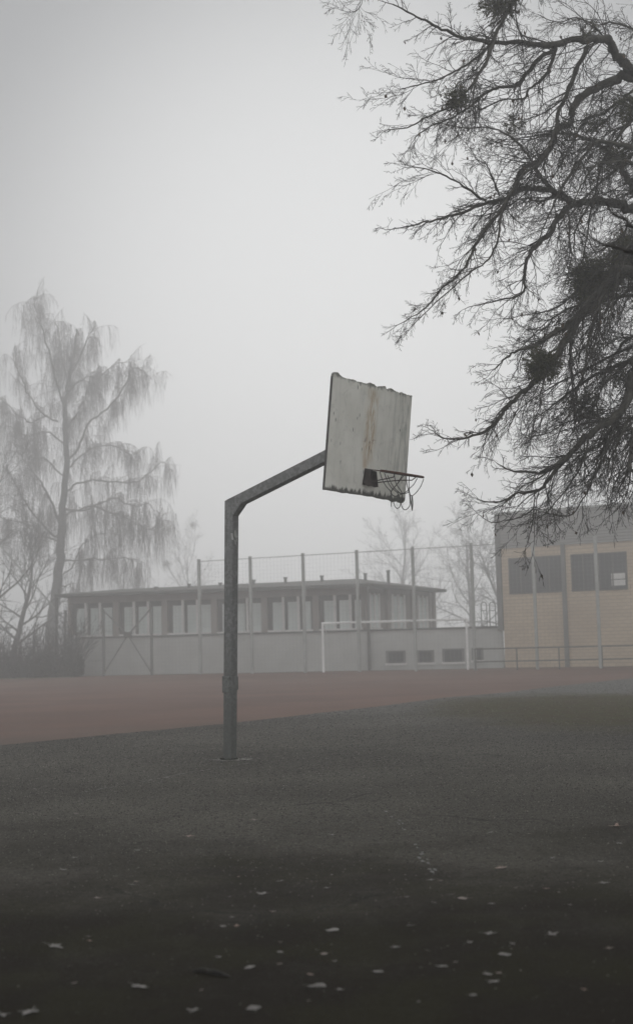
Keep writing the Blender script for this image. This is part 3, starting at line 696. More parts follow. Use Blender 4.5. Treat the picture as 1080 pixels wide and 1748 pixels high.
# ---------------------------------------------------------------- ball fence
fence = empty('ball_fence', FENCE.p(7, 0), 'tall grey wire mesh ball fence on steel posts behind the white goal', 'fence')
sp = FENCE.L / 5
def post(mbf, a, h, w=.10, d=0.0): FENCE.box(mbf, a - w / 2, a + w / 2, -.05, h, d - w / 2, d + w / 2)
ps = [FENCE.on(px_, 1120)[0] for px_ in (342, 430, 520.5, 613, 709, 810, 916, 1023.5)] + [FENCE.on(1140, 1120)[0]]
for a_ in ps:
    mb = MB(); post(mb, a_, 6.02, .13); o = mb.build('post', MAT_POST, fence)
FH = 5.9
for a0, a1 in zip(ps[:-1], ps[1:]):
    wr = MB(); nn = max(2, round((a1 - a0) / .2)); s = .0045
    for i in range(1, nn):
        x = a0 + (a1 - a0) * i / nn; FENCE.box(wr, x - s / 2, x + s / 2, .06, FH, .075, .075 + s)
    for i in range(int(FH / .2) + 1):
        h = .06 + i * .2
        if h < FH + .05: FENCE.box(wr, a0, a1, h - s / 2, h + s / 2, .083, .083 + s)
    FENCE.box(wr, a0, a1, FH - .015, FH + .015, .07, .095)
    wr.build('mesh_panel', MAT_WIRE, fence)
# lower braced bay at the left
LF = Frame(PAV.p(s0 - 2, 0, 1.3)[:2], FENCE.p(ps[0] - .2, 0)[:2])
lowf = empty('braced_fence', LF.p(1, 0), 'lower fence bays with crossed diagonal braces in front of the left end of the pavilion', 'fence')
c0 = LF.on(177, 1100)[0]; c1 = LF.on(259, 1100)[0]; HL = LF.on(259, 1037)[1]; c9 = LF.on(112, 1100)[0]
for a_ in (c9, c0, c1):
    mb = MB(); LF.box(mb, a_ - .06, a_ + .06, -.05, HL, -.06, .06); mb.build('post', MAT_TRIM, lowf)
cm = LF.on(219, 1084); 
for P0, P1 in (((c0, HL - .05), cm), ((c1, HL - .05), cm), (cm, (c0, .1)), (cm, (c1, .1))):
    mb = MB(); mb.bar(LF.p(P0[0], P0[1], .03), LF.p(P1[0], P1[1], .03), .06); mb.build('brace', MAT_TRIM, lowf)
mb = MB(); LF.box(mb, cm[0] - .22, cm[0] + .22, cm[1] - .12, cm[1] + .16, .0, .10); mb.build('bracket_box', MAT_COPING, lowf)
wr = MB()
for i in range(int((LF.L - c9) / .2)):
    x = c9 + i * .2; LF.box(wr, x, x + .007, .06, HL, .07, .077)
for i in range(int(HL / .2)):
    LF.box(wr, c9, LF.L, .06 + i * .2, .067 + i * .2, .078, .085)
wr.build('mesh_panel', MAT_WIRE, lowf)

# railing in front of the hall
RL = Frame(FENCE.p(ps[5] + .4, 0, 1.2)[:2], (GYM.p(12, 0, 2.5))[:2])
rail = empty('barrier_railing', RL.p(3, 0), 'low grey pipe railing between the red field and the brick hall', 'railing')
a0 = 0; hR = RL.on(950, 1105)[1]; hM = RL.on(950, 1127)[1]
for h, nm in ((hR, 'top_rail'), (hM, 'lower_rail')):
    mb = MB(); mb.bar(RL.p(0, h), RL.p(RL.L, h), .06); mb.build(nm, MAT_COPING, rail)
x = RL.on(878, 1120)[0] - (RL.on(950, 1120)[0] - RL.on(878, 1120)[0])
st_ = RL.on(950, 1120)[0] - RL.on(878, 1120)[0]
x = max(x, .05)
while x < RL.L:
    mb = MB(); RL.box(mb, x - .03, x + .03, -.05, hR - .026, -.03, .03); mb.build('post', MAT_COPING, rail); x += st_

# goal
GO = Frame(at(552, 67.6), at(798, 65.8))
goal = empty('football_goal', GO.p(3.5, 0), 'white football goal frame without a net standing on the red field', 'goal')
gh = 2.44; r_ = .055
mb = MB(); FG = GO
mb.bar(FG.p(0, -.02), FG.p(0, gh - .055), .11); mb.build('post', MAT_GOAL, goal, bevel=.03)
mb = MB(); mb.bar(FG.p(FG.L, -.02), FG.p(FG.L, gh - .055), .11); mb.build('post', MAT_GOAL, goal, bevel=.03)
mb = MB(); mb.bar(FG.p(-.055, gh), FG.p(FG.L + .055, gh), .11); mb.build('crossbar', MAT_GOAL, goal, bevel=.03)
for x in (0, FG.L):
    mb = MB(); mb.bar(FG.p(x, gh - .12, -.05), FG.p(x, gh - .45, -.75), .03); mb.bar(FG.p(x, gh - .05, -.05), FG.p(x, gh - .12, -.8), .03); mb.build('net_arm', MAT_GOAL, goal)

# two ladder hoops on the terrace
for pxa, pxb, lab in ((821.5, 831, 'left of two grey tubular ladder hoops on the plinth beside the brick hall'), (836, 846, 'right of two grey tubular ladder hoops on the plinth, nearest the brick hall')):
    Y = 71.0; A = W(pxa, 1072, Y); B_ = W(pxb, 1072, Y); A[2] = B_[2] = PL_H; top_ = W(pxa, 1028, Y)[2]
    hoop = empty('ladder_hoop', (A + B_) / 2, lab, 'ladder', 'tubular ladder hoops on the plinth')
    c = (A + B_) / 2; half = (B_ - A) / 2; rad = np.linalg.norm(half)
    pts = [A + Z * h for h in np.linspace(0, top_ - PL_H - rad, 4)] + [c + Z * (top_ - PL_H - rad) - half * math.cos(k) + Z * rad * math.sin(k) for k in np.linspace(.3, math.pi - .3, 7)] + [B_ + Z * h for h in np.linspace(top_ - PL_H - rad, 0, 4)]
    t_ = Tubes(); t_.add(pts, [.028] * len(pts), 6); t_.build('side_rail', MAT_COPING, hoop)
    for zr in (.02, .62 * (top_ - PL_H) - .02,):
        t_ = Tubes(); t_.add([A + Z * (zr + .1), B_ + Z * (zr + .1)], [.02, .02], 6); t_.build('rung', MAT_COPING, hoop)

# ---------------------------------------------------------------- trees
def perp(d, rnd):
    v = (rnd.gauss(0, 1), rnd.gauss(0, 1), rnd.gauss(0, 1)); k = v[0] * d[0] + v[1] * d[1] + v[2] * d[2]
    v = (v[0] - k * d[0], v[1] - k * d[1], v[2] - k * d[2]); L = math.sqrt(v[0] ** 2 + v[1] ** 2 + v[2] ** 2) + 1e-9
    return (v[0] / L, v[1] / L, v[2] / L)
def nrm(d):
    L = math.sqrt(d[0] ** 2 + d[1] ** 2 + d[2] ** 2) + 1e-9; return (d[0] / L, d[1] / L, d[2] / L)
def grow(T, rnd, p, d, L, r0, lv, wig=.22, grav=-.05, nkid=7, kidlen=.5, ang=.8, tip=.0017, sides=3, seg=6, flat=1.0, leaves=None, leafp=0.0, bias=(0, 0, 0)):
    d = nrm(d); pts = [p]; rad = [r0]; st = L / seg; dirs = [d]
    for i in range(seg):
        q = perp(d, rnd); w = wig * (0.6 + .8 * rnd.random())
        d = nrm((d[0] + q[0] * w + bias[0] * .1, d[1] + q[1] * w * flat + bias[1] * .1, d[2] + q[2] * w + grav + bias[2] * .1))
        p = (p[0] + d[0] * st, p[1] + d[1] * st, p[2] + d[2] * st)
        pts.append(p); dirs.append(d); rad.append(max(tip, r0 + (tip - r0) * ((i + 1) / seg) ** .8))
    T.add(pts, rad, sides if r0 > .006 else 3)
    if leaves is not None and rnd.random() < leafp:
        leaves.add(p, (rnd.gauss(0, .3), rnd.gauss(0, .3), -1), rnd.uniform(.02, .045), rnd.uniform(.04, .07), rnd)
    if lv <= 0: return
    for k in range(nkid):
        t = .12 + .85 * (k + rnd.random() * .8) / nkid; i = min(int(t * seg), seg - 1); f_ = t * seg - i
        a_, b_ = pts[i], pts[i + 1]; s = (a_[0] + (b_[0] - a_[0]) * f_, a_[1] + (b_[1] - a_[1]) * f_, a_[2] + (b_[2] - a_[2]) * f_)
        dd = dirs[i + 1]; q = perp(dd, rnd); A_ = ang * rnd.uniform(.6, 1.25); ca, sa = math.cos(A_), math.sin(A_)
        nd = (dd[0] * ca + q[0] * sa, dd[1] * ca + q[1] * sa * flat, dd[2] * ca + q[2] * sa)
        kl = L * kidlen * (1.15 - .75 * t) * rnd.uniform(.6, 1.3)
        grow(T, rnd, s, nd, kl, max(tip * 1.1, (rad[i] * .62)), lv - 1, wig * 1.05, grav, max(2, int(nkid * .7)), kidlen, ang, tip, sides, max(3, seg - 1), flat, leaves, leafp, bias)

# big old lime tree at the right; limbs follow the ones in the photo, at their own depths
c4 = lambda L: [(620 + x / 2.348, y / 2.348) for x, y in L]
c5 = lambda L: [(720 + x / 3, 480 + y / 3) for x, y in L]
TR = (5.6, 17.0)            # foot of the trunk (x, y)
tree = empty('lime_tree', (TR[0], TR[1], 0), 'large bare old tree with drooping dark branches reaching in from the right above the asphalt', 'tree')
trunk = Tubes()
tp = [np.array([TR[0] + .05 * math.sin(z), TR[1], z]) for z in (-.2, .3, 1.2, 2.5, 4, 5.5, 7, 8.5, 10, 11.5, 13)]
trunk.add(tp, [.62, .46, .40, .37, .35, .32, .29, .25, .20, .13, .06], 16)
trunk.build('trunk', MAT_BARK, tree)
def tpt(z): return np.array([TR[0], TR[1], z])
limbs = [  # (polyline, Y near the trunk, Y at the tip, start radius px, end radius px, trunk height or None)
 (c4([(1080, 290), (1040, 248), (1003, 205), (985, 160), (945, 158), (880, 162), (840, 155), (770, 180), (700, 178), (620, 172), (520, 170), (420, 155), (340, 130), (270, 95), (200, 60), (120, 15)]), 16.5, 15.0, 9.5, 1.0, 8.0),
 (c4([(640, -60), (600, 10), (545, 100), (515, 180), (490, 250), (455, 310), (430, 345), (360, 420), (250, 470), (180, 510), (100, 520)]), 15.4, 14.6, 4.4, .7, None),
 (c4([(515, 180), (440, 240), (380, 280), (300, 320), (200, 345), (150, 355)]), 15.3, 14.8, 2.6, .6, 0),
 (c4([(455, 310), (440, 370), (435, 430)]), 15.0, 14.8, 1.6, .6, 0),
 (c4([(770, 190), (700, 240), (650, 300), (610, 345), (540, 350), (480, 380), (420, 430), (340, 480), (260, 510), (200, 560)]), 15.9, 15.0, 4.2, .7, 0),
 (c4([(770, 195), (745, 270), (710, 320), (660, 360), (640, 395), (560, 400), (470, 440), (400, 480)]), 15.9, 15.6, 3.6, .7, 0),
 (c4([(900, 185), (860, 260), (820, 360), (780, 450), (765, 520), (740, 600), (700, 660), (640, 700), (600, 760), (560, 830), (540, 950), (500, 1040), (430, 1090), (350, 1160), (270, 1230), (190, 1310)]), 16.3, 15.0, 4.6, .6, 0),
 (c4([(1080, 310), (1000, 325), (930, 355), (850, 410), (825, 500), (780, 510), (750, 580), (710, 640), (640, 680), (600, 760), (555, 840), (500, 900), (440, 1000), (400, 1080), (320, 1150), (240, 1240), (160, 1290)]), 16.6, 15.2, 8.5, .7, 7.4),
 (c4([(700, 650), (690, 700), (680, 745)]), 15.8, 15.7, 2.5, .7, 0),
 (c4([(1100, 845), (1000, 812), (920, 808), (840, 812), (780, 775), (700, 760), (620, 765), (560, 800), (480, 815), (400, 850), (300, 880), (200, 900), (110, 920)]), 16.8, 15.5, 9.0, .7, 5.4),
 (c4([(845, 812), (780, 870), (730, 950), (670, 1010), (645, 1080), (640, 1170), (560, 1200), (420, 1230)]), 16.4, 15.8, 6.4, .6, 0),
 (c4([(490, 805), (420, 760), (340, 710), (260, 680), (180, 665)]), 15.8, 15.6, 2.6, .6, 0),
 (c4([(800, 800), (730, 735), (700, 690), (650, 610), (590, 550), (520, 515), (400, 510), (300, 490)]), 17.6, 18.0, 4.0, .7, 0),
 (c4([(545, 785), (520, 720), (490, 660), (455, 640)]), 15.8, 15.5, 2.0, .6, 0),
 (c4([(1090, 760), (1045, 700), (1020, 640), (960, 595), (860, 545), (790, 535), (700, 542), (600, 560)]), 18.2, 18.0, 6.5, .8, 5.8),
 (c4([(1090, 600), (1000, 572), (930, 570), (870, 640), (820, 710), (770, 800), (740, 870), (700, 960)]), 16.0, 15.0, 4.4, .8, 6.4),
 (c4([(1090, 660), (980, 650), (930, 660), (880, 730), (850, 790), (800, 870)]), 15.6, 14.6, 3.0, .7, 6.2),
 (c4([(820, 840), (825, 950), (830, 1050), (800, 1150)]), 16.2, 15.9, 1.8, .6, 0),
 (c4([(905, 820), (850, 920), (845, 1000), (860, 1100)]), 16.4, 16.0, 2.0, .6, 0),
 (c4([(1085, 910), (1040, 940), (940, 1010), (900, 960), (860, 925)]), 15.0, 14.5, 2.2, .8, 5.2),
 (c5([(1020, -60), (960, 0), (880, 80), (800, 180), (720, 240), (640, 285), (560, 335), (480, 360), (420, 400), (360, 460)]), 15.6, 15.2, 8.5, .7, 4.9),
 (c5([(870, 90), (780, 220), (720, 330), (650, 430), (580, 510), (500, 580), (430, 650), (370, 730), (300, 780), (200, 805), (110, 805), (60, 770)]), 15.6, 14.4, 7.5, .6, 0),
 (c5([(775, 225), (755, 350), (760, 450), (770, 560), (780, 700), (765, 820)]), 15.4, 15.6, 3.0, .7, 0),
 (c5([(940, 40), (880, 200), (850, 320), (830, 450), (790, 580), (740, 700), (690, 800)]), 15.0, 15.2, 3.4, .7, 0),
 (c5([(1130, 400), (1080, 490), (1055, 600), (1000, 680), (900, 750), (820, 810), (740, 900), (660, 960), (560, 980), (460, 970), (380, 930)]), 15.4, 14.6, 10.5, .6, 3.9),
 (c5([(745, 895), (680, 970), (620, 1050), (570, 1075), (480, 1090), (400, 1130), (310, 1125), (280, 1115)]), 15.0, 14.4, 4.0, .6, 0),
 (c5([(575, 1078), (570, 1180), (560, 1260), (540, 1340)]), 14.9, 14.9, 1.3, .5, 0),
 (c5([(572, 1160), (510, 1205), (430, 1225), (350, 1235), (290, 1195)]), 14.8, 14.6, 1.2, .5, 0),
 (c5([(1000, 700), (950, 830), (920, 900), (880, 1000), (830, 1100), (760, 1200), (640, 1190)]), 15.2, 14.6, 2.6, .6, 0),
 (c5([(1060, 690), (1000, 830), (980, 920), (945, 1080)]), 14.8, 14.4, 2.8, .7, 0),
 (c5([(1120, 280), (1000, 360), (950, 430), (920, 540), (880, 640), (800, 720)]), 16.2, 15.8, 2.8, .7, 4.4),
 (c5([(915, 100), (900, 250), (865, 370), (820, 480)]), 14.8, 14.6, 2.2, .7, 0),
 (c5([(640, 440), (610, 560), (600, 660)]), 15.0, 15.0, 1.6, .6, 0),
 (c5([(1100, 710), (950, 705), (850, 700), (740, 720), (640, 780), (520, 800)]), 17.0, 16.6, 2.4, .7, 4.1),
 (c5([(1130, 760), (1075, 880), (1060, 950), (1085, 1000), (1090, 1100)]), 14.4, 13.8, 6.0, 1.0, 3.6),
 (c5([(850, 790), (820, 930), (740, 1060), (640, 1180), (600, 1210)]), 15.0, 14.7, 2.0, .6, 0),
 (c5([(1100, 560), (1040, 640), (960, 760), (900, 850), (820, 870), (700, 900), (600, 900)]), 16.4, 15.8, 3.4, .7, 4.2),
 (c4([(1090, 1060), (1020, 1130), (960, 1180), (880, 1260), (820, 1310)]), 16.4, 15.8, 6.0, 2.0, 5.0),
 (c4([(1100, 480), (1060, 500), (1010, 560), (960, 640), (930, 760), (900, 900), (880, 1040), (850, 1180)]), 17.4, 16.6, 3.4, .8, 6.6),
 (c4([(1100, 120), (1000, 90), (930, 100), (850, 70), (780, 90), (700, 60)]), 18.0, 17.4, 2.2, .6, 8.6),
 (c4([(1110, 420), (1030, 400), (960, 460), (900, 470), (840, 560), (800, 640), (760, 700), (680, 740)]), 17.6, 16.9, 3.0, .7, 6.9),
 (c4([(1110, 960), (1060, 1040), (1000, 1090), (920, 1110), (840, 1180), (760, 1240), (660, 1260), (560, 1280)]), 17.4, 16.8, 3.6, .6, 5.1),
 (c4([(1090, 980), (1030, 1080), (1000, 1200), (980, 1320)]), 14.6, 14.2, 3.2, 1.0, 5.0),
 (c4([(60, -70), (10, -30), (-10, 20), (-40, 50), (-90, 40)]), 15.2, 14.8, .9, .45, 0),
]
rnd = random.Random(2024)
tw = Tubes(); lv_ = Leaves()
for pl, Y0, Y1, ra, rb_, zt_ in limbs:
    n = len(pl); P = [W(x, y, Y0 + (Y1 - Y0) * (i / (n - 1))) for i, (x, y) in enumerate(pl)]
    R_ = [(ra + (rb_ - ra) * (i / (n - 1)) ** .8) / F_PX * Y0 for i in range(n)]
    if zt_:
        tz_ = P[0][2] - .6 if P[0][2] > 3 else P[0][2] - .3
        P = [tpt(tz_ - .3), (tpt(tz_) * .45 + P[0] * .55) + np.array([0, 0, -.05])] + P; R_ = [R_[0] * 1.5, R_[0] * 1.15] + R_
    elif zt_ is None:
        P = [tpt(11.2), (tpt(11.6) + P[0]) / 2 + Z * .6] + P; R_ = [R_[0] * 1.8, R_[0] * 1.3] + R_
    m = 4 * len(P); Q = smooth_path(P, m); RQ = np.interp(np.linspace(0, len(P) - 1, m), np.arange(len(P)), R_)
    jit = np.array([[rnd.gauss(0, 1), rnd.gauss(0, 1), rnd.gauss(0, 1)] for _ in range(m)]) * (RQ[:, None] * .22 + .003)
    jit[0] = 0; Q = Q + jit; RQ = RQ * np.array([rnd.uniform(.88, 1.16) for _ in range(m)])
    t_ = Tubes(); t_.add(Q, RQ, 8 if RQ[0] > .02 else 6); t_.build('limb', MAT_LIMB, tree)
    # secondary branches that droop away with the flow of the limb
    tot0 = float(np.linalg.norm(np.diff(Q, axis=0), axis=1).sum())
    for _ in range(int(tot0 / .42)):
        i = rnd.randint(int(m * .12), int(m * .80)); d = nrm(tuple(Q[min(i + 2, m - 1)] - Q[i])); q = perp(d, rnd)
        if Q[i][0] > 5.4 or RQ[i] < .005: continue
        nd = (d[0] + q[0] * .55 - .28, d[1] + q[1] * .6, d[2] + q[2] * .55 - .30)
        grow(tw, rnd, tuple(Q[i]), nd, rnd.uniform(.7, 1.5) * (1.05 - .55 * i / m), min(RQ[i] * .5, .012), 3, wig=.2, grav=-.03, nkid=6, kidlen=.42, ang=.6, tip=.0017, seg=8, leaves=lv_, leafp=.004)
    # side growth
    seglen = np.linalg.norm(np.diff(Q, axis=0), axis=1); tot = seglen.sum(); s = rnd.uniform(0, .1); cum = np.concatenate([[0], np.cumsum(seglen)])
    while s < tot:
        i = int(np.searchsorted(cum, s) - 1); i = max(0, min(i, m - 2)); f_ = (s - cum[i]) / seglen[i]; p = Q[i] + (Q[i + 1] - Q[i]) * f_
        frac = s / tot; d = nrm(tuple(Q[i + 1] - Q[i])); rr_ = RQ[i]
        q = perp(d, rnd); A_ = rnd.uniform(.4, 1.0)
        nd = (d[0] * math.cos(A_) + q[0] * math.sin(A_) - .12, d[1] * math.cos(A_) + q[1] * math.sin(A_) * .7, d[2] * math.cos(A_) + q[2] * math.sin(A_) - .12)
        L = rnd.uniform(.3, 1.15) * (.38 + .62 * (1 - frac)) * (1.1 if rr_ > .02 else .85)
        if p[0] < 6.3 and not (p[2] < 3.4 and rnd.random() < .55):
            grow(tw, rnd, tuple(p), nd, L, min(rr_ * .5, .0085), 2 if L > .3 else 1, wig=.26, grav=-.03, nkid=7, kidlen=.48, ang=.62, tip=.0017, leaves=lv_, leafp=.006)
        s += rnd.uniform(.045, .13) * (.8 if p[0] > 2.5 and p[2] < 6.5 else 1.0) * (1.25 if rr_ > .03 else 1.0)
    d = nrm(tuple(Q[-1] - Q[-3])); grow(tw, rnd, tuple(Q[-1]), d, .3, RQ[-1], 2, wig=.25, nkid=6, kidlen=.55)
for k in range(13):       # limbs of the crown's far side, deeper in the picture
    z0 = 3.4 + 5.6 * (k + rnd.random()) / 13; az = rnd.uniform(-.75, .75); L = rnd.uniform(2.0, 3.3) * (1.12 if z0 < 6 else .95)
    p = np.array([TR[0], TR[1], z0]); d = np.array([-math.cos(az), math.sin(az) * 1.1 + .25, rnd.uniform(.2, .6)]); pts = [p]
    for j in range(9):
        d = d + np.array([rnd.gauss(0, .12), rnd.gauss(0, .12), -.13 + rnd.gauss(0, .1)]); d /= np.linalg.norm(d); pts.append(pts[-1] + d * L / 9)
    r0 = rnd.uniform(.03, .055); t_ = Tubes(); t_.add(pts, np.linspace(r0, .004, 10), 7); t_.build('limb', MAT_LIMB, tree)
    for j in range(1, 9):
        for _ in range(5 if z0 < 6.3 else 3):
            q = perp(nrm(tuple(d)), rnd); dd = pts[j + 1] - pts[j]; dd = dd / np.linalg.norm(dd)
            grow(tw, rnd, tuple(pts[j] + (pts[j + 1] - pts[j]) * rnd.random()), (dd[0] + q[0] * .8 - .2, dd[1] + q[1] * .8, dd[2] + q[2] * .8 - .35), rnd.uniform(.35, 1.1), .007, 2, wig=.26, grav=-.05, nkid=6, kidlen=.48, ang=.62, tip=.0018)
tw.build('twigs', MAT_TWIG, tree)
lv_.build('dry_leaves', MAT_DRYLEAF, tree)
# a few near twigs of the same crown hanging close to the camera at the right edge
nt2 = Tubes()
for pl, Y in (([(1100, 432), (1060, 424), (1030, 418), (1010, 406)], 6.0), ([(1100, 392), (1068, 375), (1045, 365), (1034, 345)], 6.2)):
    P = [W(x, y, Y) for x, y in pl]; P = [P[0] + np.array([.9, .6, .15])] + P
    nt2.add(smooth_path(P, 12), np.linspace(.012, .004, 12), 5)
mb_ = nt2.build('near_twig', MAT_TWIG, tree)

# mistletoe
def mistletoe(px, py, Y, rad, nst, lab):
    c = W(px, py, Y); T = Tubes(); Lf = Leaves(); rm_ = random.Random(int(px * 7 + py)); ratio = rad / F_PX * Y
    for _ in range(int(nst * .7)):
        d = nrm((rm_.gauss(0, 1), rm_.gauss(0, 1), rm_.gauss(-.1, 1))); L = ratio * rm_.uniform(.45, 1.15)
        p = tuple(c); stack = [(p, d, L * .38, 0)]
        while stack:
            p, d, l, k = stack.pop(); e = (p[0] + d[0] * l, p[1] + d[1] * l, p[2] + d[2] * l); T.add([p, e], [.0032, .0026], 3)
            if k < 2:
                for _s in range(2):
                    q = perp(d, rm_); stack.append((e, nrm((d[0] + q[0] * .5, d[1] + q[1] * .5, d[2] + q[2] * .5)), l * .8, k + 1))
            else:
                for _s in range(3):
                    q = perp(d, rm_); Lf.add(e, (d[0] + q[0] * .8, d[1] + q[1] * .8, d[2] + q[2] * .8), rm_.uniform(.009, .016), rm_.uniform(.028, .048), rm_)
    root = empty('mistletoe', c, lab, 'mistletoe', 'mistletoe balls in the big bare tree')
    T.build('stems', MAT_MISTLE, root); Lf.build('leaves', MAT_MISTLE, root)
for a_ in ((850, 8, 15.3, 37, 200, 'dense round mistletoe ball cut by the top edge of the photo'),
           (776, 168, 14.9, 25, 110, 'small open mistletoe ball furthest left in the tree, hanging on thin twigs against the sky'),
           (1006, 55, 16.5, 20, 45, 'sparse mistletoe tuft on the bend of the thick top limb'),
           (1008, 212, 17.5, 23, 70, 'loose pale mistletoe ball below the elbow of the upper thick limb'),
           (875, 213, 17.6, 20, 55, 'faint mistletoe tuft in the middle of the upper crown between two thin limbs'),
           (1050, 262, 17.0, 32, 110, 'wide mistletoe clump by the right edge where limbs cross'),
           (1012, 482, 16.0, 50, 560, 'largest and darkest mistletoe mass in the tree, on the steep limb left of the edge'),
           (1072, 432, 16.2, 46, 480, 'dark mistletoe mass cut by the right edge just above the largest one'),
           (926, 622, 15.1, 33, 330, 'round dense mistletoe ball on the long limb that reaches down to the left'),
           (996, 694, 16.2, 36, 110, 'loose see-through mistletoe ball among hanging twigs low in the crown'),
           (1074, 185, 16.4, 28, 110, 'mistletoe clump half out of the photo at the upper right edge'),
           (1060, 640, 16.0, 26, 70, 'small mistletoe tuft beside the thick low limb at the right edge')):
    mistletoe(*a_)

# weeping birch
c3 = lambda L: [(x / 2.497, 480 + y / 2.497) for x, y in L]
BY = 108.0
birch = empty('weeping_birch', W(84, 1150, BY) * np.array([1, 1, 0]), 'tall weeping birch fading into the fog behind the left end of the pavilion', 'tree')
bb = [(c3([(205, 1660), (212, 1540), (228, 1400), (245, 1280), (262, 1150), (262, 1050), (270, 950), (278, 850), (282, 700), (276, 560), (290, 450), (310, 350), (325, 240), (330, 200)]), 15, .8, 0),
 (c3([(262, 1050), (220, 940), (170, 850), (110, 770), (60, 700)]), 5, .8, 2), (c3([(255, 1100), (180, 1040), (100, 930), (60, 850), (20, 800)]), 4.5, .8, -2),
 (c3([(250, 1110), (170, 1080), (130, 1040), (0, 1010), (-60, 1000)]), 3.5, .8, -3), (c3([(275, 970), (360, 980), (440, 940), (500, 925), (560, 960), (640, 950), (660, 990)]), 4, .8, -1),
 (c3([(280, 900), (340, 860), (440, 850), (560, 860), (620, 830), (690, 770), (715, 790)]), 4, .8, 2), (c3([(275, 780), (340, 700), (380, 600), (440, 560), (520, 470), (570, 370), (620, 395), (650, 420)]), 4.5, .8, -2),
 (c3([(275, 650), (330, 560), (370, 480), (390, 400), (430, 360)]), 3.5, .8, 2), (c3([(280, 560), (230, 380), (190, 220), (160, 140), (148, 80), (165, 70)]), 4, .8, 1),
 (c3([(250, 600), (180, 560), (110, 460), (60, 330), (70, 300)]), 3.5, .8, -2), (c3([(300, 400), (360, 280), (390, 210), (410, 200)]), 3, .8, 0), (c3([(265, 1190), (340, 1190), (430, 1185), (520, 1180), (600, 1200)]), 3.2, .8, -2),
 (c3([(262, 1260), (310, 1210), (350, 1130), (430, 1080), (520, 1080)]), 2.8, .8, 1), (c3([(265, 1300), (300, 1300), (320, 1335)]), 2.5, .8, -1), (c3([(300, 450), (270, 350), (250, 200), (230, 170)]), 3, .8, 2),
 (c3([(290, 800), (380, 720), (480, 700), (560, 740), (600, 720)]), 3, .8, 3), (c3([(200, 570), (120, 600), (30, 520), (-30, 480)]), 2.5, .8, 2), (c3([(262, 1010), (380, 960), (480, 990), (520, 1000), (640, 1060), (700, 990)]), 3.5, .8, -3),
 (c3([(280, 700), (200, 640), (120, 660), (40, 620), (-20, 640)]), 3, .8, 3), (c3([(280, 850), (200, 760), (130, 740), (60, 560)]), 3, .8, -3), (c3([(285, 480), (350, 420), (430, 400), (500, 350), (560, 345)]), 2.8, .8, 1)]
rbz = random.Random(77); bt_ = Tubes(); trunk_b = Tubes()
for k, (pl, ra, re, dy) in enumerate(bb):
    n = len(pl); P = [W(x, y, BY + dy * i / (n - 1)) for i, (x, y) in enumerate(pl)]; m = 4 * n; Q = smooth_path(P, m)
    RQ = np.linspace(ra, re, m) * .5 / F_PX * BY if k else np.interp(np.linspace(0, 1, m), [0, .08, .4, .8, 1], [12, 9.5, 6.5, 3, 1]) / F_PX * BY
    Q = Q + np.array([[rbz.gauss(0, .05) for _ in range(3)] for _ in range(m)])
    t_ = Tubes(); t_.add(Q, RQ, 8); t_.build('trunk' if k == 0 else 'limb', MAT_BIRCH if k == 0 else MAT_BIRCHTWIG, birch)
    cum = np.concatenate([[0], np.cumsum(np.linalg.norm(np.diff(Q, axis=0), axis=1))]); tot = cum[-1]; s = (tot * .42 if k == 0 else tot * .18)
    while s < tot:
        i = max(0, min(int(np.searchsorted(cum, s) - 1), m - 2)); p = Q[i] + (Q[i + 1] - Q[i]) * ((s - cum[i]) / (cum[i + 1] - cum[i] + 1e-9))
        d = nrm(tuple(Q[i + 1] - Q[i])); q = perp(d, rbz)
        nd = nrm((d[0] * .5 + q[0] * .8, d[1] * .5 + q[1] * .8, d[2] * .5 + abs(q[2]) * .5 + .25)); L = rbz.uniform(.5, 3.0) * (1 if k else .9); drp = rbz.uniform(.08, .32)
        # side shoot arching over
        pts = [tuple(p)]; dd = nd; pp = tuple(p)
        for j in range(6):
            dd = nrm((dd[0] + rbz.gauss(0, .2), dd[1] + rbz.gauss(0, .2), dd[2] - drp)); pp = (pp[0] + dd[0] * L / 6, pp[1] + dd[1] * L / 6, pp[2] + dd[2] * L / 6); pts.append(pp)
        bt_.add(pts, list(np.linspace(.02, .009, 7)), 3)
        for j in range(rbz.randint(16, 28)):
            u_ = rbz.uniform(1, 6); jj = min(int(u_), 5); f_ = u_ - jj
            s0_ = tuple(pts[jj][c] + (pts[jj + 1][c] - pts[jj][c]) * f_ for c in range(3)); l = rbz.uniform(.4, 1.0) ** 1.5 * 3.2 * (1.15 if p[2] < 14 else .85)
            a_ = rbz.uniform(0, 6.28); ox, oy = math.cos(a_), math.sin(a_); sp_ = rbz.uniform(.05, .6); sw = rbz.gauss(0, .06)
            pts2 = [s0_] + [(s0_[0] + ox * sp_ * (1 - (1 - t) ** 2) + sw * t * l + rbz.gauss(0, .02), s0_[1] + oy * sp_ * (1 - (1 - t) ** 2), s0_[2] - l * t + .06 * math.sin(t * 3)) for t in (.25, .5, .75, 1.0)]
            bt_.add(pts2, [.008, .0075, .007, .006, .004], 3)
            for _ in range(2):
                t0 = rbz.randint(1, 3); b0 = pts2[t0]; l2 = l * rbz.uniform(.2, .5); ax = rbz.gauss(0, .12)
                bt_.add([b0, (b0[0] + ax, b0[1] + rbz.gauss(0, .1), b0[2] - l2 * .4), (b0[0] + ax * 1.2, b0[1], b0[2] - l2)], [.006, .0055, .003], 3)
        s += rbz.uniform(.15, .6) if k else rbz.uniform(.25, .6)
bt_.build('hanging_twigs', MAT_BIRCHTWIG, birch)

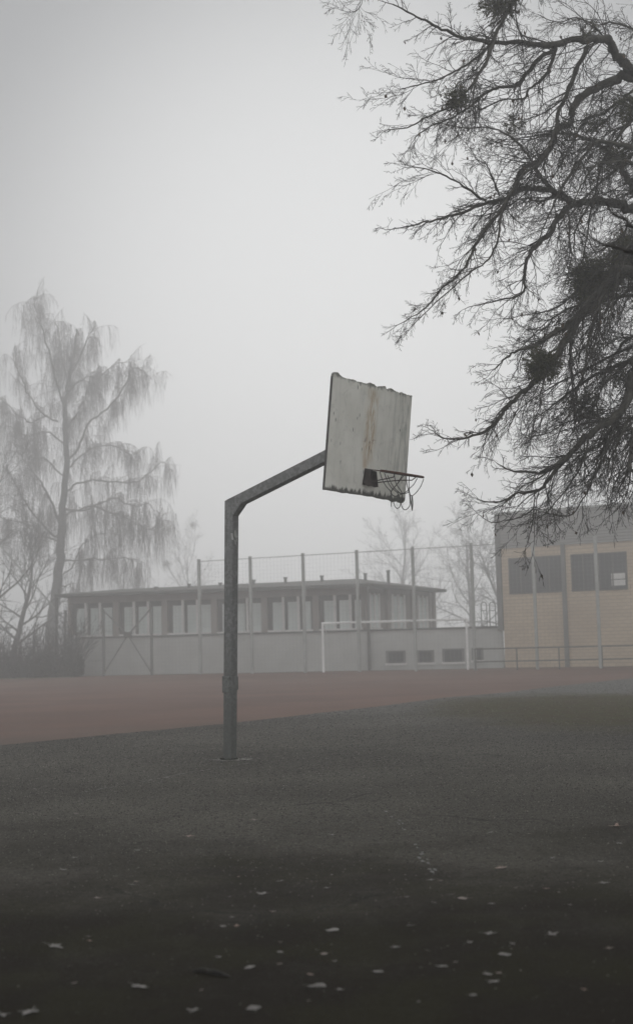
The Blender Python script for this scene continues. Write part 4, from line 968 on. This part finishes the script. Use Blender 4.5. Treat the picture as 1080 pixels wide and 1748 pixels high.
# generic bare trees
def bare_tree(name, px, Y, H, seed, lab, group, rad, spread=.55, lv=3, nk=8, tip=.006, lean=0.0, first=.22, mat=MAT_FARTWIG, leaves=0.0, ang=.75, loc=None):
    rg = random.Random(seed); c = loc if loc is not None else np.array([W(px, 1130, Y)[0], Y, 0.0]); root = empty(name, c, lab, 'tree', group)
    T = Tubes(); tk = Tubes(); Lf = Leaves() if leaves else None
    n = 9; pts = [np.array([c[0], c[1], -.1])]; d = np.array([lean, 0, 1.0])
    for i in range(n):
        d = d + np.array([rg.gauss(0, .06), rg.gauss(0, .06), 0]); d /= np.linalg.norm(d); pts.append(pts[-1] + d * H * .72 / n)
    R_ = np.linspace(1, .18, n + 1) * rad; tk.add(pts, R_, 10); tk.build('trunk', mat, root)
    for k in range(14):
        t = first + (1 - first) * k / 13; i = min(int(t * n), n - 1); f_ = t * n - i; p = pts[i] + (pts[i + 1] - pts[i]) * f_
        az = k * 2.4 + rg.uniform(-.5, .5); el = .35 + .75 * t; L = H * spread * (1.05 - .5 * t) * rg.uniform(.8, 1.15)
        if k == 13: el = 1.5
        grow(T, rg, tuple(p), (math.cos(az) * math.cos(el), math.sin(az) * math.cos(el), math.sin(el)), L, R_[i] * .5, lv, wig=.16, grav=.03, nkid=nk, kidlen=.55, ang=ang, tip=tip, seg=7, leaves=Lf, leafp=leaves)
    T.build('crown', mat, root)
    if Lf and Lf.f: Lf.build('dry_leaves', MAT_DRYLEAF, root)
    return root
G_ = 'bare trees fading into the fog'
bare_tree('bare_tree', 690, 165, 20, 3, 'broad bare tree fading in the fog right behind the pavilion roof corner', G_, .32, lv=3, nk=8, tip=.010, ang=.6)
bare_tree('bare_tree', 812, 130, 15.5, 9, 'bare tree in the gap between the pavilion end and the brick hall', G_, .26, lv=3, nk=8, tip=.008, lean=-.1)
bare_tree('bare_tree', 880, 112, 13, 14, 'leaning bare tree whose crown comes out from behind the brick hall', G_, .22, lv=3, nk=8, tip=.008, lean=-.25)
bare_tree('bare_tree', 322, 180, 19, 5, 'very faint bare tree above the pavilion roof between birch and basketball post', G_, .3, lv=3, nk=7, tip=.010)
bare_tree('bare_tree', 215, 185, 18, 6, 'barely visible bare tree in the fog just right of the birch trunk', G_, .3, lv=2, nk=8, tip=.012)
bare_tree('bare_tree', -75, 82, 18.0, 21, 'dark bare tree with few brown leaves, cut by the left edge beside the birch', G_, .3, spread=.48, lv=3, nk=8, tip=.006, leaves=.03)
bare_tree('bare_tree', 20, 96, 12.0, 22, 'grey bare tree far behind the hedge left of the birch', G_, .28, lv=3, nk=8, tip=.008)
for px_, py_, Y, r_m, n_s, lb in ((287, 905, 178, 34, 260, 'faint big mistletoe ball in the fog right of the birch'), (284, 963, 178, 22, 160, 'faint smaller mistletoe ball in the fog just above the pavilion roof'), (329, 896, 179, 15, 120, 'tiny faint mistletoe ball high in the far tree left of the basketball post')):
    c = W(px_, py_, Y); Lf = Leaves(); rm_ = random.Random(int(px_)); R_m = r_m / F_PX * Y * .55
    for _ in range(n_s * 3):
        d = nrm((rm_.gauss(0, 1), rm_.gauss(0, 1), rm_.gauss(0, 1))); k = R_m * min(abs(rm_.gauss(0, .5)), 1.15)
        Lf.add(c + np.array(d) * k, d, .08, .16, rm_)
    o = Lf.build('mistletoe', MAT_MISTLE); tag(o, lb, 'mistletoe', 'mistletoe balls far off in the fog')

# hedge shrubs at the left
for k, (px_, Y, w, h, lab) in enumerate(((-60, 72.5, 2.6, 2.6, 'dark dense shrub at the far left edge of the verge'), (-5, 72.6, 2.2, 2.3, 'dark low shrub at the left edge of the photo under the bare tree'), (38, 73.0, 2.0, 2.1, 'dark twiggy shrub midway between the left edge and the birch trunk'),
        (78, 72.2, 1.7, 2.2, 'dark rounded shrub in front of the foot of the birch trunk'), (118, 72.4, 1.25, 2.7, 'tall narrow dark shrub against the left corner of the pavilion'))):
    rs = random.Random(50 + k); c = np.array([W(px_, 1140, Y)[0], Y, 0.0])
    root = empty('shrub', c, lab, 'shrub', 'dark shrubs along the verge'); Lf = Leaves(); T = Tubes()
    for _ in range(11000):
        a_ = rs.uniform(0, 6.28); rr_ = w * .62 * math.sqrt(rs.random()); lump = .8 + .3 * math.sin(a_ * 3 + k) * math.cos(rr_ * 4)
        top_ = h * .66 * lump * (1 - (rr_ / (w * .68)) ** 2 * .75) * (.85 + .3 * math.sin(a_ * 7 + k * 2 + rr_ * 5)); z = top_ * (rs.random() ** .7)
        Lf.add(c + np.array([math.cos(a_) * rr_, math.sin(a_) * rr_ * .8, z]), (rs.gauss(0, 1), rs.gauss(0, 1), rs.gauss(.3, 1)), rs.uniform(.03, .07), rs.uniform(.06, .13), rs)
    for _ in range(60):
        a_ = rs.uniform(0, 6.28); rr_ = w * .5 * math.sqrt(rs.random())
        grow(T, rs, (c[0] + math.cos(a_) * rr_, c[1] + math.sin(a_) * rr_ * .7, .1), (rs.gauss(0, .2), rs.gauss(0, .2), 1), h * rs.uniform(.7, 1.45), .02, 2, wig=.16, grav=0.0, nkid=6, kidlen=.35, ang=.5, tip=.006)
    Lf.build('foliage', MAT_SHRUB, root); T.build('stems', MAT_FARTWIG, root)
# slanting stay pole
A = W(-40, 884, 74.6); B_ = W(87, 1030, 75.4)
B2 = W(150, 1102, 76.0); t_ = Tubes(); t_.add([A, B_, B2], [.045, .045, .045], 6)
o = t_.build('stay_pole', MAT_POST); tag(o, 'thin straight grey pole slanting down from the left edge to the birch trunk', 'pole')

# evergreen added out of view so that its low crown shades the foreground
shade_tree = empty('added_shade_tree', (-1.6, -2.4, 0), 'added unseen dense evergreen tree behind the viewpoint whose low crown shades the foreground', 'tree')
ry = random.Random(31); yt = Tubes(); yt.add([np.array([-1.6 + .05 * z, -2.4, z - .1]) for z in range(0, 10)], np.linspace(.34, .06, 10), 12); yt.build('trunk', MAT_BARK, shade_tree)
yl = Leaves(); ys = Tubes()
for k in range(46):
    az = k * 2.4; z0 = 4.7 + 2.2 * ry.random(); L = ry.uniform(4.0, 8.5) * (1.1 - (z0 - 4.6) / 6)
    p0 = np.array([-1.6, -2.4, z0 + .2]); d = np.array([math.cos(az), math.sin(az), .14])
    pts = [p0 + d * L * t + Z * (-.5 * t * t) for t in (0, .25, .5, .75, 1)]; ys.add(pts, np.linspace(.07, .01, 5), 6)
    for _ in range(420):
        t = ry.uniform(.1, 1.0); c = p0 + d * L * t + Z * (-.5 * t * t); w_ = .25 + .75 * (1 - abs(t - .55))
        c = c + np.array([ry.gauss(0, .5 * w_), ry.gauss(0, .5 * w_), ry.gauss(0, .16)])
        if c[1] > 0 and c[2] < 2.6 + c[1] * .62: continue
        yl.add(c, (ry.gauss(0, 1), ry.gauss(0, 1), ry.gauss(0, .4)), ry.uniform(.12, .26), ry.uniform(.25, .5), ry)
ys.build('branches', MAT_BARK, shade_tree); yl.build('foliage', MAT_SHRUB, shade_tree)

# ---------------------------------------------------------------- fallen leaves
rf = random.Random(99)
def leaf_mesh(k):
    r_ = random.Random(k); n = 5; pts = []
    lobes = [(-2.5, .55), (-1.3, .85), (0, 1.0), (1.3, .85), (2.5, .55)]
    ring_ = []
    for i, (a_, l) in enumerate(lobes):
        l *= r_.uniform(.8, 1.15)
        ring_ += [(a_ - .42, l * .48), (a_ - .16, l * .78), (a_, l), (a_ + .16, l * .76), (a_ + .42, l * .46)] if k % 3 else [(a_ - .4, l * .72), (a_, l * .82), (a_ + .4, l * .72)]
    v = [(0, 0, 0)]; c1, c2 = r_.uniform(-.5, .9), r_.uniform(-.5, .9)
    for a_, l in ring_:
        x, y = math.cos(a_) * l, math.sin(a_) * l; v.append((x, y, abs(c1 * x * x * .16 + c2 * y * y * .2 + r_.uniform(-.02, .04)) + .015))
    f = [(0, i, i + 1) for i in range(1, len(v) - 1)]
    # stalk
    b_ = len(v); v += [(-.1, -.03, .02), (-1.0, -.15, .10), (-1.0, -.10, .10), (-.1, .03, .02)]; f.append((b_, b_ + 1, b_ + 2, b_ + 3))
    me = bpy.data.meshes.new('leaf'); me.from_pydata(v, [], f); me.update(); return me
LM = {}
def leaf_mat(name, c1, c2): return material(name, c1, c2, 3.0, 0.45, bump=.3, spec=.5)
LMATS = {'pale': leaf_mat('pale_fallen_leaf', (0.034, 0.029, 0.023), (0.088, 0.076, 0.062)), 'brown': leaf_mat('brown_fallen_leaf', (0.045, 0.026, 0.015), (0.10, 0.058, 0.032)), 'orange': leaf_mat('orange_fallen_leaf', (0.09, 0.042, 0.020), (0.15, 0.075, 0.038))}
for mk, mm in LMATS.items():
    for k in range(5):
        me = leaf_mesh(k + len(mk)); me.materials.append(mm); LM[(mk, k)] = me
hand = [(52, 1728, 1.25, 'pale', 'large pale fallen leaf at the bottom left, right of a cut-off one'), (5, 1734, .9, 'pale', 'pale fallen leaf cut off by the left edge near the bottom'), (237, 1685, 1.1, 'pale', 'large pale leaf lying alone below and left of the dark twig'),
 (92, 1616, 1.15, 'pale', 'large pale lobed leaf on the dark moss at the left'), (425, 1654, .7, 'pale', 'small pale leaf right of the dark twig'), (432, 1724, .8, 'pale', None), (330, 1727, .75, 'pale', None), (382, 1582, .5, 'pale', None), (404, 1582, .5, 'orange', 'small orange leaf beside a pale one in the centre foreground'),
 (372, 1635, .5, 'pale', None), (477, 1627, .45, 'pale', None), (447, 1527, .95, 'pale', 'broad pale leaf with a curled rim left of the centre of the foreground'), (479, 1505, .8, 'pale', None), (227, 1511, .6, 'pale', None), (167, 1534, .75, 'brown', None), (322, 1428, .95, 'orange', 'orange brown leaf on the plain asphalt below the basketball stand'),
 (235, 1452, .7, 'pale', None), (127, 1465, .7, 'pale', None), (109, 1486, .7, 'pale', None), (152, 1600, .4, 'pale', None), (532, 1685, .8, 'pale', None), (530, 1665, .45, 'orange', None), (395, 1567, .4, 'pale', None), (467, 1557, .45, 'brown', None), (565, 1590, 1.0, 'pale', 'wide pale leaf just right of the middle on the dark moss'),
 (555, 1630, .6, 'brown', None), (572, 1642, .35, 'pale', None), (580, 1691, .6, 'pale', None), (545, 1684, .7, 'pale', None), (647, 1660, .7, 'pale', None), (674, 1618, .55, 'pale', None), (702, 1581, .65, 'pale', None), (768, 1528, .6, 'pale', None), (737, 1503, .75, 'pale', None), (695, 1532, .4, 'pale', None),
 (855, 1482, 1.1, 'orange', 'tan leaf with raised tips on the right side of the asphalt'), (942, 1465, .6, 'pale', None), (931, 1518, .55, 'orange', None), (1027, 1508, .85, 'pale', None), (1052, 1411, 1.5, 'orange', 'big curled orange brown leaf near the right edge, the farthest large one'), (1055, 1440, .8, 'pale', None), (860, 1632, .85, 'pale', None), (840, 1677, .7, 'pale', None), (832, 1664, .6, 'pale', None),
 (755, 1651, .7, 'pale', None), (832, 1595, .8, 'pale', None), (940, 1596, .75, 'pale', None), (805, 1700, .5, 'pale', None), (800, 1610, .5, 'pale', None), (875, 1612, .4, 'pale', None), (837, 1544, .6, 'pale', None), (740, 1542, .5, 'pale', None), (792, 1535, .9, 'brown', None), (567, 1426, .8, 'pale', None), (650, 1413, .75, 'orange', None), (835, 1422, .65, 'pale', None), (900, 1424, .5, 'brown', None), (1037, 1620, .5, 'brown', None),
 (1025, 1472, .6, 'pale', None), (557, 1517, .5, 'pale', None), (59, 1347, .7, 'pale', None), (435, 1400, .9, 'brown', None), (131, 1389, .6, 'brown', None), (440, 1372, .5, 'pale', None), (875, 1324, .7, 'brown', None), (778, 1246, 1.0, 'brown', None), (1027, 1377, .5, 'pale', None), (330, 1335, .4, 'brown', None), (885, 1222, 1.1, 'brown', None), (945, 1237, 1.0, 'brown', None), (207, 1266, .8, 'brown', None), (290, 1264, .9, 'brown', None)]
for _ in range(26):
    y_ = 1330 + 400 * rf.random() ** .8; hand.append((rf.uniform(0, 1080), y_, rf.uniform(.22, .42), rf.choice(('pale', 'brown', 'brown', 'orange')), None))
GENL = {'pale': 'tiny pale leaf scrap lying flat on the dark asphalt', 'brown': 'tiny dark brown leaf scrap on the asphalt', 'orange': 'tiny orange brown leaf scrap on the asphalt'}
marks = [(x, y, l_.split(',')[0]) for x, y, l_ in [(52, 1728, 'large pale leaf at the bottom left'), (237, 1685, 'large pale leaf below the stick'), (92, 1616, 'large pale lobed leaf'), (362, 1664, 'dark stick'), (322, 1428, 'orange brown leaf below the stand'),
         (447, 1527, 'broad curled pale leaf'), (565, 1590, 'wide pale leaf on the moss'), (855, 1482, 'tan leaf with raised tips'), (1052, 1411, 'big curled orange leaf'), (392, 1297, 'foot of the basketball post')]]
seen_labels = {}
def leaf_label(x, y, s, kd):
    for mx, my, mn in sorted(marks, key=lambda m: math.hypot(m[0] - x, (m[1] - y) * 1.6)):
        dx, dy = x - mx, (y - my) * 1.6
        w_ = ('right of' if dx > 0 else 'left of') if abs(dx) > abs(dy) * 1.2 else ('in front of' if dy > 0 else 'beyond')
        far_ = 'close' if math.hypot(dx, dy) < 110 else ('some way' if math.hypot(dx, dy) < 230 else 'far')
        if w_ == 'in front of': far_ = {'close': 'just', 'some way': 'well', 'far': 'far'}[far_]
        if w_ == 'beyond': far_ = {'close': 'just', 'some way': 'well', 'far': 'far'}[far_]
        size = 'tiny' if s < .5 else ('small' if s < .72 else 'medium')
        l_ = '%s %s leaf %s %s the %s' % (size, kd, far_, w_, mn)
        if l_ not in seen_labels and len(l_.split()) <= 16: seen_labels[l_] = 1; return l_
    return None
n_hand = len(hand) - 26
for li, (x, y, s, kd, lab) in enumerate(hand):
    if lab is None and li < n_hand: lab = leaf_label(x, y, s, kd)
    p = G(x, y); o = bpy.data.objects.new('fallen_leaf', LM[(kd, rf.randint(0, 4))]); o.location = (p[0], p[1], .004)
    sc_ = .052 * s; o.scale = (sc_, sc_, sc_ * rf.uniform(.5, 1.1)); o.rotation_euler = (rf.gauss(0, .08), rf.gauss(0, .08), rf.uniform(0, 6.28)); link(o)
    tag(o, lab or GENL[kd], 'leaf', {'pale': 'pale leaves scattered on the ground', 'brown': 'brown leaves scattered on the ground', 'orange': 'orange leaves scattered on the ground'}[kd])
P = [G(x, y) + Z * .009 for x, y in ((330, 1661), (345, 1660), (360, 1663), (375, 1665), (392, 1671))]
t_ = Tubes(); t_.add(smooth_path(P, 10), [.004, .007, .010, .011, .009, .012, .010, .007, .006, .003], 7)
tag(t_.build('stick', MAT_BARK), 'short thick dark stick lying on the mossy ground at the left', 'stick')

# ---------------------------------------------------------------- haze
mb = MB(); X = 252; mb.hexa([(-X, -66, -1.03), (X, -66, -1.03), (X, 252, -1.03), (-X, 252, -1.03), (-X, -66, 31.5), (X, -66, 31.5), (X, 252, 31.5), (-X, 252, 31.5)])
hm = bpy.data.materials.new('fog'); hm.use_nodes = True; hn = hm.node_tree; hn.nodes.clear()
ho = hn.nodes.new('ShaderNodeOutputMaterial'); pv = hn.nodes.new('ShaderNodeVolumePrincipled')
pv.inputs['Color'].default_value = (0.99, 0.992, 0.995, 1); pv.inputs['Density'].default_value = HAZE_DENSITY; pv.inputs['Anisotropy'].default_value = HAZE_G
hn.links.new(pv.outputs['Volume'], ho.inputs['Volume'])
tag(mb.build('haze', hm), kind='stuff')
